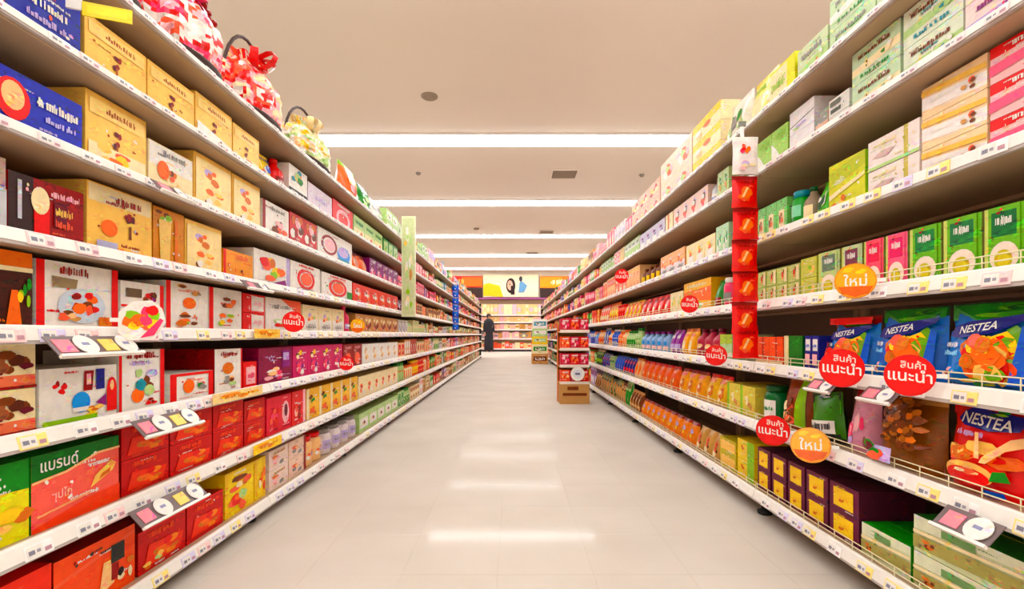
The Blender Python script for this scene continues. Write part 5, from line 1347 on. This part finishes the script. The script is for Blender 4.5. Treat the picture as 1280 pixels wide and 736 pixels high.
for s in (-1, 1):
    m = MB(); m.box(s * (fw / 2 + 0.004) - 0.003, s * (fw / 2 + 0.004) + 0.003, 0.2, 0.284, 0.0, fz(404), lin((214, 120, 70))); m.obj('side_panel', M_CARD, t)
pkm = [sku_box(0.098, 0.135, 0.2, c, [('B', 0.5, 0.5, 0.4, 0.35, 6, cols), ('S', 0.5, 0.85, 0.7, 0.1, 'white')]) for c, cols in (((196, 16, 70), ['pink', 'crimson', 'palepink']), ((214, 24, 40), ['salmon', 'crimson', 'orange']), ((232, 90, 40), ['peach', 'red', 'orange']))]
TN = ['lowest', 'second-lowest', 'second-highest', 'top']
PN = ['left', 'middle', 'right']
for k, z in enumerate([fz(478.5)] + tz):
    for q in range(3):
        o = link('carton', pkm[[0, 1, 0][q] if k % 2 else [2, 0, 1][q]], None, ((fx0 + fx1) / 2 + (q - 1) * 0.1015, fd + 0.012, z + 0.0006))
        cname = [['orange red', 'magenta', 'bright red'], ['magenta', 'bright red', 'magenta']][k % 2][q]
        tag(o, '%s pack, %s one on the %s tier of the aisle display' % (cname, PN[q], TN[k]), 'box', 'packs on the aisle display')
t = empty('price_disc', ((722 - VX) * (fd - 0.02) / F, fd - 0.02, fz(467)), 0)
tag(t, 'round white price disc on the front of the aisle display', 'price sign')
m = MB(); r = 0.075
m.lathe([(r, 0), (r, 0.003)], 24, lin('white')); m.lathe([(r * 0.62, 0.003), (r * 0.62, 0.0036)], 20, lin((224, 220, 226))); m.box(-0.025, 0.025, -0.012, 0.012, 0.0037, 0.0042, lin((120, 120, 140)))
m.v = [(v[0], -v[2], v[1]) for v in m.v]
m.obj('disc', M_PLAS, t)
m = MB(); m.box(-0.004, 0.004, 0.0005, 0.016, -0.004, 0.004); m.obj('clip', M_WHITE, t)

# stacked cartons standing in the aisle further back
sd = 12.2
sx0, sx1 = (665 - VX) * sd / F, (685 - VX) * sd / F
zc = 0.0
for k, (hh, c, a1, nm) in enumerate(((0.26, 'tan', 'brown', 'tan'), (0.24, 'cream', 'green', 'cream and green'), (0.2, 'yellow', 'palegreen', 'yellow'), (0.2, 'palegreen', 'white', 'pale green'), (0.24, 'white', 'teal', 'white and teal'))):
    ww = (sx1 - sx0) - 0.012 * k
    me = sku_box(ww, hh, 0.4, c, [('R', 0.08, 0.3, 0.92, 0.75, a1), ('S', 0.5, 0.5, 0.6, 0.2, 'white'), ('B', 0.3, 0.5, 0.2, 0.2, 4, [c, 'brown'])])
    o = link('carton', me, None, ((sx0 + sx1) / 2, sd, zc))
    tag(o, '%s case in the far aisle stack, %s from the floor' % (nm, ['first', 'second', 'third', 'fourth', 'fifth'][k]), 'box', 'cases stacked far down the aisle')
    zc += hh + 0.0006

# ------------------------------------------------------------------ far wall: shelving, header banner, shopper
wy = 21.5
t = empty('far_shelf_unit', (0, wy, 0))
tag(t, 'wide cream wall shelving across the far end of the aisle', 'shelf unit')
m = MB(); m.box(-4, 4, 0.04, 0.06, 0.1, 2.36, lin((236, 214, 184))); m.obj('back_panel', M_FLAT, t)
m = MB(); m.box(-4, 4, -0.45, -0.43, 0.0, 0.09); m.obj('kick_or_shade_plate', M_DARK, t)
m = MB(); m.box(-4, 4, -0.48, 0.04, 2.3, 2.36, lin((150, 80, 130))); m.obj('top_rail', M_PLAS, t)
wz = [0.14, 0.58, 0.98, 1.3, 1.62]
for z in wz:
    m = MB(); m.box(-4, 4, -0.46, 0.039, z - 0.03, z, lin((240, 226, 206))); m.box(-4, 4, -0.475, -0.461, z - 0.05, z + 0.01, lin((246, 224, 220))); m.obj('shelf', M_FLAT, t)
rr = random.Random(77)
mb = MB()
for i, z in enumerate(wz):
    x = -3.9
    while x < 3.8:
        wd = rr.uniform(0.1, 0.22)
        gp = ((wz + [2.3])[i + 1] - z)
        h = min(gp - 0.09, rr.uniform(0.2, 0.3) if i < 4 else 0.45)
        pal = [['salmon', 'palepink', 'peach', 'cream'], ['tan', 'cream', 'palepink', 'grey'], ['cream', 'peach', 'tan', 'palepink'], ['peach', 'cream', 'palepink'], ['cream', 'peach', 'palepink']][i]
        c1, c2 = rr.choice(pal), rr.choice(pal)
        mb.box(x, x + wd - 0.01, wy - 0.4, wy - 0.1, z + 0.001, z + h, lin(c1))
        mb.poly([(x + 0.02, wy - 0.402, z + h * 0.3), (x + wd - 0.03, wy - 0.402, z + h * 0.3), (x + wd - 0.03, wy - 0.402, z + h * 0.7), (x + 0.02, wy - 0.402, z + h * 0.7)], lin(c2))
        x += wd
o = mb.obj('far_shelf_packages', M_CARD)
tag(o, 'rows of cream and salmon packages on the far wall shelving', 'groceries', kind='stuff')

def banner(name, x0, x1, y0, y1, label, base, art, d=21.45):
    X0, X1 = (x0 - VX) * d / F, (x1 - VX) * d / F
    Z0, Z1 = CAM_H + (VY - y1) * d / F, CAM_H + (VY - y0) * d / F
    Wd, Hd = X1 - X0, Z1 - Z0
    m = MB()
    m.box(-Wd / 2, Wd / 2, 0, 0.03, 0, Hd, lin(base))
    draw(m, art, Wd, Hd, lambda u, v, l: ((u - 0.5) * Wd, -l * 4, v * Hd), eps=0.001)
    o = m.obj(name, M_CARD, None, ((X0 + X1) / 2, d, Z0))
    tag(o, label, 'banner', 'banners on the far wall')
banner('wall_banner', 604, 673, 343, 371, 'cream banner with yellow patch and portrait above the far wall shelving', (244, 220, 190),
       [('P', [(0.0, 0.05), (0.36, 0.0), (0.3, 0.5), (0.1, 0.62), (0.0, 0.55)], (240, 190, 20)), ('E', 0.5, 0.5, 0.085, 0.34, (44, 24, 24)), ('E', 0.485, 0.52, 0.05, 0.22, (226, 170, 150)), ('R', 0.5, 0.1, 0.57, 0.5, (44, 24, 24)), ('E', 0.485, 0.56, 0.012, 0.03, (60, 30, 30)), ('E', 0.68, 0.8, 0.03, 0.12, (60, 60, 70)), ('P', [(0.64, 0.2), (0.74, 0.2), (0.8, 0.5), (0.7, 0.7), (0.66, 0.66)], (110, 150, 180))])
banner('wall_banner', 545, 603, 345, 359, 'red orange banner on the far wall at the left', (236, 70, 24), [('R', 0.55, 0.1, 1, 0.9, (240, 120, 20)), ('S', 0.4, 0.5, 0.4, 0.3, 'gold')])
banner('wall_banner', 675, 730, 345, 360, 'orange banner on the far wall at the right', (240, 140, 20), [('R', 0.0, 0.1, 0.5, 0.9, (246, 160, 40)), ('S', 0.5, 0.5, 0.5, 0.3, 'cream')])
for (x0, x1, l) in ((545, 603, 'left'), (675, 730, 'right')):
    d = 21.45
    m = MB(); m.box((x0 - VX) * d / F, (x1 - VX) * d / F, d, d + 0.03, CAM_H + (VY - 374) * d / F, CAM_H + (VY - 360) * d / F, lin((60, 40, 36)))
    o = m.obj('wall_panel', M_CARD)
    tag(o, 'dark panel below the %s orange banner on the far wall' % l, 'panel')

# shopper in long black clothes: one skinned body, dress and hair as children
def person(loc, rz):
    t = empty('person', loc, rz)
    tag(t, 'person in long black clothes standing before the far wall shelving', 'person')
    V = [(0, 0, 0.92), (0, 0, 1.08), (0, 0.01, 1.26), (0, 0.005, 1.38), (0, -0.01, 1.46), (0, -0.015, 1.53), (0, -0.01, 1.6)]
    Rd = [0.13, 0.115, 0.13, 0.07, 0.052, 0.08, 0.055]
    Ed = [(0, 1), (1, 2), (2, 3), (3, 4), (4, 5), (5, 6)]
    def chain(start, pts, rs):
        p = start
        for q, r in zip(pts, rs):
            V.append(q); Rd.append(r); Ed.append((p, len(V) - 1)); p = len(V) - 1
        return p
    for s in (-1, 1):
        wr = chain(2, [(s * 0.16, 0, 1.32), (s * 0.2, 0.01, 1.06), (s * 0.19, -0.05, 0.84), (s * 0.185, -0.07, 0.77)], [0.055, 0.042, 0.03, 0.03])
        for f in range(4):
            chain(wr, [(s * 0.185, -0.1 + 0.02 * f, 0.72), (s * 0.18, -0.102 + 0.02 * f, 0.685 - 0.006 * (f in (1, 2)))], [0.0085, 0.0075])
        chain(wr, [(s * 0.165, -0.105, 0.755), (s * 0.155, -0.115, 0.725)], [0.0095, 0.008])
        ft = chain(0, [(s * 0.09, 0, 0.86), (s * 0.095, -0.01, 0.48), (s * 0.095, 0.01, 0.09), (s * 0.1, -0.12, 0.035)], [0.1, 0.065, 0.042, 0.034])
    me = bpy.data.meshes.new('body')
    me.from_pydata(V, Ed, [])
    o = link('body', me, t)
    sk = o.modifiers.new('Skin', 'SKIN')
    for i, sv in enumerate(me.skin_vertices[0].data):
        sv.radius = (Rd[i] * (1.3 if i in (1, 2) else 1.0), Rd[i])
        sv.use_root = (i == 0)
    o.modifiers.new('Subdivision', 'SUBSURF').levels = 1
    me.materials.append(M_SKIN)
    dr = MB()
    prof = [(0.2, 0.06), (0.205, 0.3), (0.19, 0.6), (0.185, 0.9), (0.17, 1.08), (0.19, 1.24), (0.185, 1.34), (0.11, 1.41), (0.075, 1.43)]
    dr.lathe(prof, 24, lin('black'), sy=0.82)
    for s in (-1, 1):
        dr.tube([(s * 0.15, 0, 1.34), (s * 0.2, 0.01, 1.06), (s * 0.192, -0.045, 0.86)], 0.056, lin('black'), 10)
    dr.obj('dress', M_DRESS, t)
    hr = MB()
    hr.lathe([(0.06, 1.44), (0.092, 1.5), (0.1, 1.56), (0.085, 1.62), (0.04, 1.655), (0.004, 1.66)], 18, lin('black'), cy=0.022, sy=1.0)
    hr.obj('hair', M_HAIR, t)
    for s in (-1, 1):
        e = MB(); e.lathe([(0.002, -0.006), (0.008, 0), (0.002, 0.006)], 8, lin('black'), cx=s * 0.03, cy=-0.083); q = e.obj('eye', M_HAIR, t); q.location = (0, 0, 1.545)
    e = MB(); e.lathe([(0.004, -0.016), (0.014, -0.01), (0.006, 0.02)], 8, lin('peach'), cy=-0.088); q = e.obj('nose', M_SKIN, t); q.location = (0, 0, 1.525)
    e = MB(); e.box(-0.02, 0.02, -0.084, -0.076, -0.004, 0.004, lin('crimson')); q = e.obj('mouth', M_CARD, t); q.location = (0, 0, 1.485)
person(((611 - VX) * 20.6 / F, 20.6, 0), 0.3)

print('PRODUCTS', NPROD[0], 'labels', len(USED), 'dups', [(k, len(v)) for k, v in USED.items() if len(v) > 1][:20])
